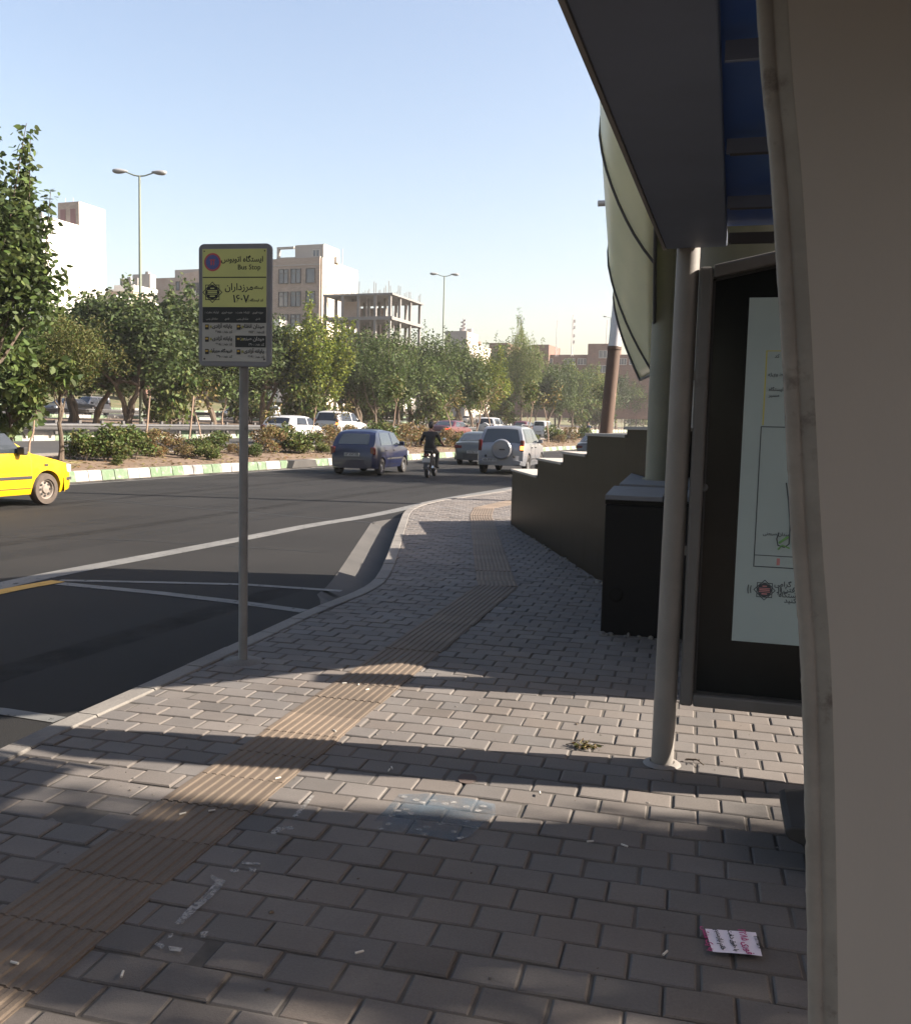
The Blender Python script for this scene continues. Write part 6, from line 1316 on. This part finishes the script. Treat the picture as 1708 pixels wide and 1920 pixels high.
for pp in ([(583, 1492), (590, 1492), (568, 1520), (556, 1533), (548, 1531)], [(507, 1560), (520, 1551), (548, 1549), (553, 1556), (530, 1555), (512, 1568)], [(470, 1583), (500, 1580), (503, 1584), (478, 1588)], [(452, 1617), (488, 1618), (488, 1622), (455, 1621)], [(430, 1632), (446, 1628), (450, 1634), (436, 1637)], [(466, 1626), (482, 1629), (478, 1636), (468, 1634)],
           [(396, 1640), (410, 1647), (424, 1652), (415, 1664), (396, 1684), (370, 1706), (340, 1735), (326, 1733), (352, 1704), (384, 1676), (404, 1655), (394, 1646)], [(318, 1752), (326, 1748), (322, 1758), (314, 1760)], [(292, 1766), (310, 1772), (304, 1780), (290, 1772)], [(315, 1774), (342, 1778), (338, 1785), (318, 1783)], [(376, 1748), (392, 1746), (384, 1760), (376, 1758)]):
    ground_poly('old_paint_mark', pp, .0035, M['old_white'])
ground_poly('blue_paint_patch', [(748, 1490), (800, 1488), (880, 1497), (928, 1508), (930, 1528), (905, 1545), (880, 1570), (850, 1578), (800, 1566), (760, 1562), (715, 1558), (718, 1540), (700, 1540), (722, 1520)], .0032, M['blue_spray'])
g = G(); r = random.Random(3)
for px, py in ((758, 1494), (792, 1505), (812, 1501), (835, 1507), (850, 1505), (874, 1513), (906, 1512), (746, 1521), (770, 1526), (762, 1518), (712, 1554), (728, 1545), (784, 1556), (800, 1551), (796, 1565), (826, 1545), (850, 1560), (862, 1571), (875, 1540), (896, 1520), (780, 1500), (735, 1530)):
    c = at(px, py, .0042); g.add([c+Vector((.014*math.cos(k*.785)*r.uniform(.8, 1.2), .012*math.sin(k*.785)*r.uniform(.8, 1.2), 0)) for k in range(8)], [tuple(range(8))])
struct(g.build('white_paint_dot', M['old_white'], recalc=False))
c = at(876, 1460, .0034); ground_poly('pavement_stain', [(876+18*math.cos(k*.4), 1460+9.5*math.sin(k*.4)+rnd.uniform(-1, 1)) for k in range(16)], .0034, M['dark_stain'])
g = G(); r = random.Random(21)                   # grit, sand and leaf scraps
for i in range(900):
    p = Vector((r.uniform(-2.2, 2.0), r.uniform(2.1, 12), 0)); p.z = .001
    if p.x < kerb_x(p.y)+.15: continue
    s = r.choice((.0025, .003, .004, .006, .009 if r.random() < .3 else .004)); a = r.uniform(0, 6.28); e_ = Vector((math.cos(a), math.sin(a), 0))*s; f_ = Vector((-math.sin(a), math.cos(a), 0))*s*r.uniform(.4, .9); h_ = Z*s*r.uniform(.3, .8)
    g.mi = r.choice((0, 0, 1, 2)); g.add([p-e_-f_, p+e_-f_, p+e_+f_, p-e_+f_, p+h_], [(0, 1, 4), (1, 2, 4), (2, 3, 4), (3, 0, 4)])
tag(g.build('grit', [M['kerbstone'], M['joint'], M['bark']]), 'sand grains, grit and leaf scraps scattered over the paving', 'grit', kind='stuff')
# small weed and dry twig by the shelter pole
wp = at(1096, 1402); wt = thing('weed', 'small dry green weed growing between pavers before the shelter pole', 'weed', wp, 0); g = G(); r = random.Random(6)
me = leaf_mesh('weed_leaf', [((0, 0, .012), (.06, .03, .015))], 60, .028, .012, 9, [M['leaf_olive'], M['leaf_dry']], .1, (), [.6, .4]); o = bpy.data.objects.new('foliage', me); COL.objects.link(o); o.parent = wt
for i in range(9): a = r.uniform(0, 6.3); g.tube([(0, 0, 0), (math.cos(a)*.05, math.sin(a)*.04, .018), (math.cos(a)*.09, math.sin(a)*.06, .01)], .0016, 4)
g.build('stem', M['leaf_dry'], wt)
tw2 = at(1286, 1424, .006); g = G(); g.tube([(0, 0, .002), (.04, -.03, .012), (.06, -.08, .004)], .003, 5); g.tube([(.02, -.015, .006), (.02, -.06, .012)], .002, 4); g.tube([(-.01, -.02, .004), (.05, -.05, .016)], .0025, 4); o = tag(g.build('dry_twig', M['bark']), 'dry brown twig on the sunlit paving right of the shelter pole', 'twig'); o.location = tw2
for nm_ in ('leaf_olive', 'leaf_dry', 'leaf_red'): pass

# ------------------------------------------------------------------ air, sky, sun, camera
HAZE = True
if HAZE:
    hz = bpy.data.materials.new('haze_air'); hz.use_nodes = True; nt = hz.node_tree; nt.nodes.remove(nt.nodes['Principled BSDF']); pv_ = nt.nodes.new('ShaderNodeVolumePrincipled')
    pv_.inputs['Color'].default_value = (.93, .93, .92, 1); pv_.inputs['Density'].default_value = .0004; pv_.inputs['Anisotropy'].default_value = .3; nt.links.new(pv_.outputs[0], nt.nodes['Material Output'].inputs['Volume'])
    g = G(); g.obox((-320, -60, -2.2), (640, 0, 0), (0, 420, 0), (0, 0, 42)); o = g.build('haze', hz); o['kind'] = 'stuff'
w = bpy.data.worlds.new('World'); SC.world = w; w.use_nodes = True; nt = w.node_tree; bg = nt.nodes['Background']; sky = nt.nodes.new('ShaderNodeTexSky'); sky.sky_type = 'NISHITA'; sky.sun_disc = False
sky.sun_elevation = SUN_EL; az = math.atan2(math.cos(SUN_BACK), -math.sin(SUN_BACK)); sky.sun_rotation = az; sky.altitude = 500; sky.air_density = 1.35; sky.dust_density = 3.8; sky.ozone_density = 1.0
mx = nt.nodes.new('ShaderNodeMix'); mx.data_type = 'RGBA'; mx.blend_type = 'MULTIPLY'; mx.inputs[0].default_value = 1; mx.inputs[7].default_value = (1.11, 1.0, .985, 1)   # dustier, less blue air
nt.links.new(sky.outputs[0], mx.inputs[6]); nt.links.new(mx.outputs[2], bg.inputs[0]); bg.inputs[1].default_value = .07
sd = Vector((math.cos(SUN_EL)*math.cos(SUN_BACK), -math.cos(SUN_EL)*math.sin(SUN_BACK), math.sin(SUN_EL)))
sl = bpy.data.lights.new('sun', 'SUN'); sl.energy = 5.0; sl.angle = R_(.53); sl.color = (1, .89, .76); so = bpy.data.objects.new('sun', sl); COL.objects.link(so); so.rotation_euler = sd.to_track_quat('Z', 'Y').to_euler()
cd = bpy.data.cameras.new('camera'); cam = bpy.data.objects.new('camera', cd); COL.objects.link(cam); SC.camera = cam
cd.sensor_fit = 'HORIZONTAL'; cd.sensor_width = 36; cd.lens = 36*FPX/1708; cd.clip_start = .05; cd.clip_end = 4000
f = Vector((0, math.cos(PITCH), -math.sin(PITCH))); up = Vector((0, math.sin(PITCH), math.cos(PITCH))); rx = Vector((1, 0, 0))
cx_ = rx*math.cos(ROLL)+up*math.sin(ROLL); cy_ = up*math.cos(ROLL)-rx*math.sin(ROLL)
mw = Matrix((cx_, cy_, -f)).transposed().to_4x4(); mw.translation = (0, 0, EYE); cam.matrix_world = mw
SC.view_settings.view_transform = 'Standard'; SC.view_settings.look = 'None'; SC.view_settings.gamma = 1; SC.view_settings.exposure = 1.93
SC.cycles.max_bounces = 8; SC.cycles.transparent_max_bounces = 12; SC.cycles.use_denoising = True
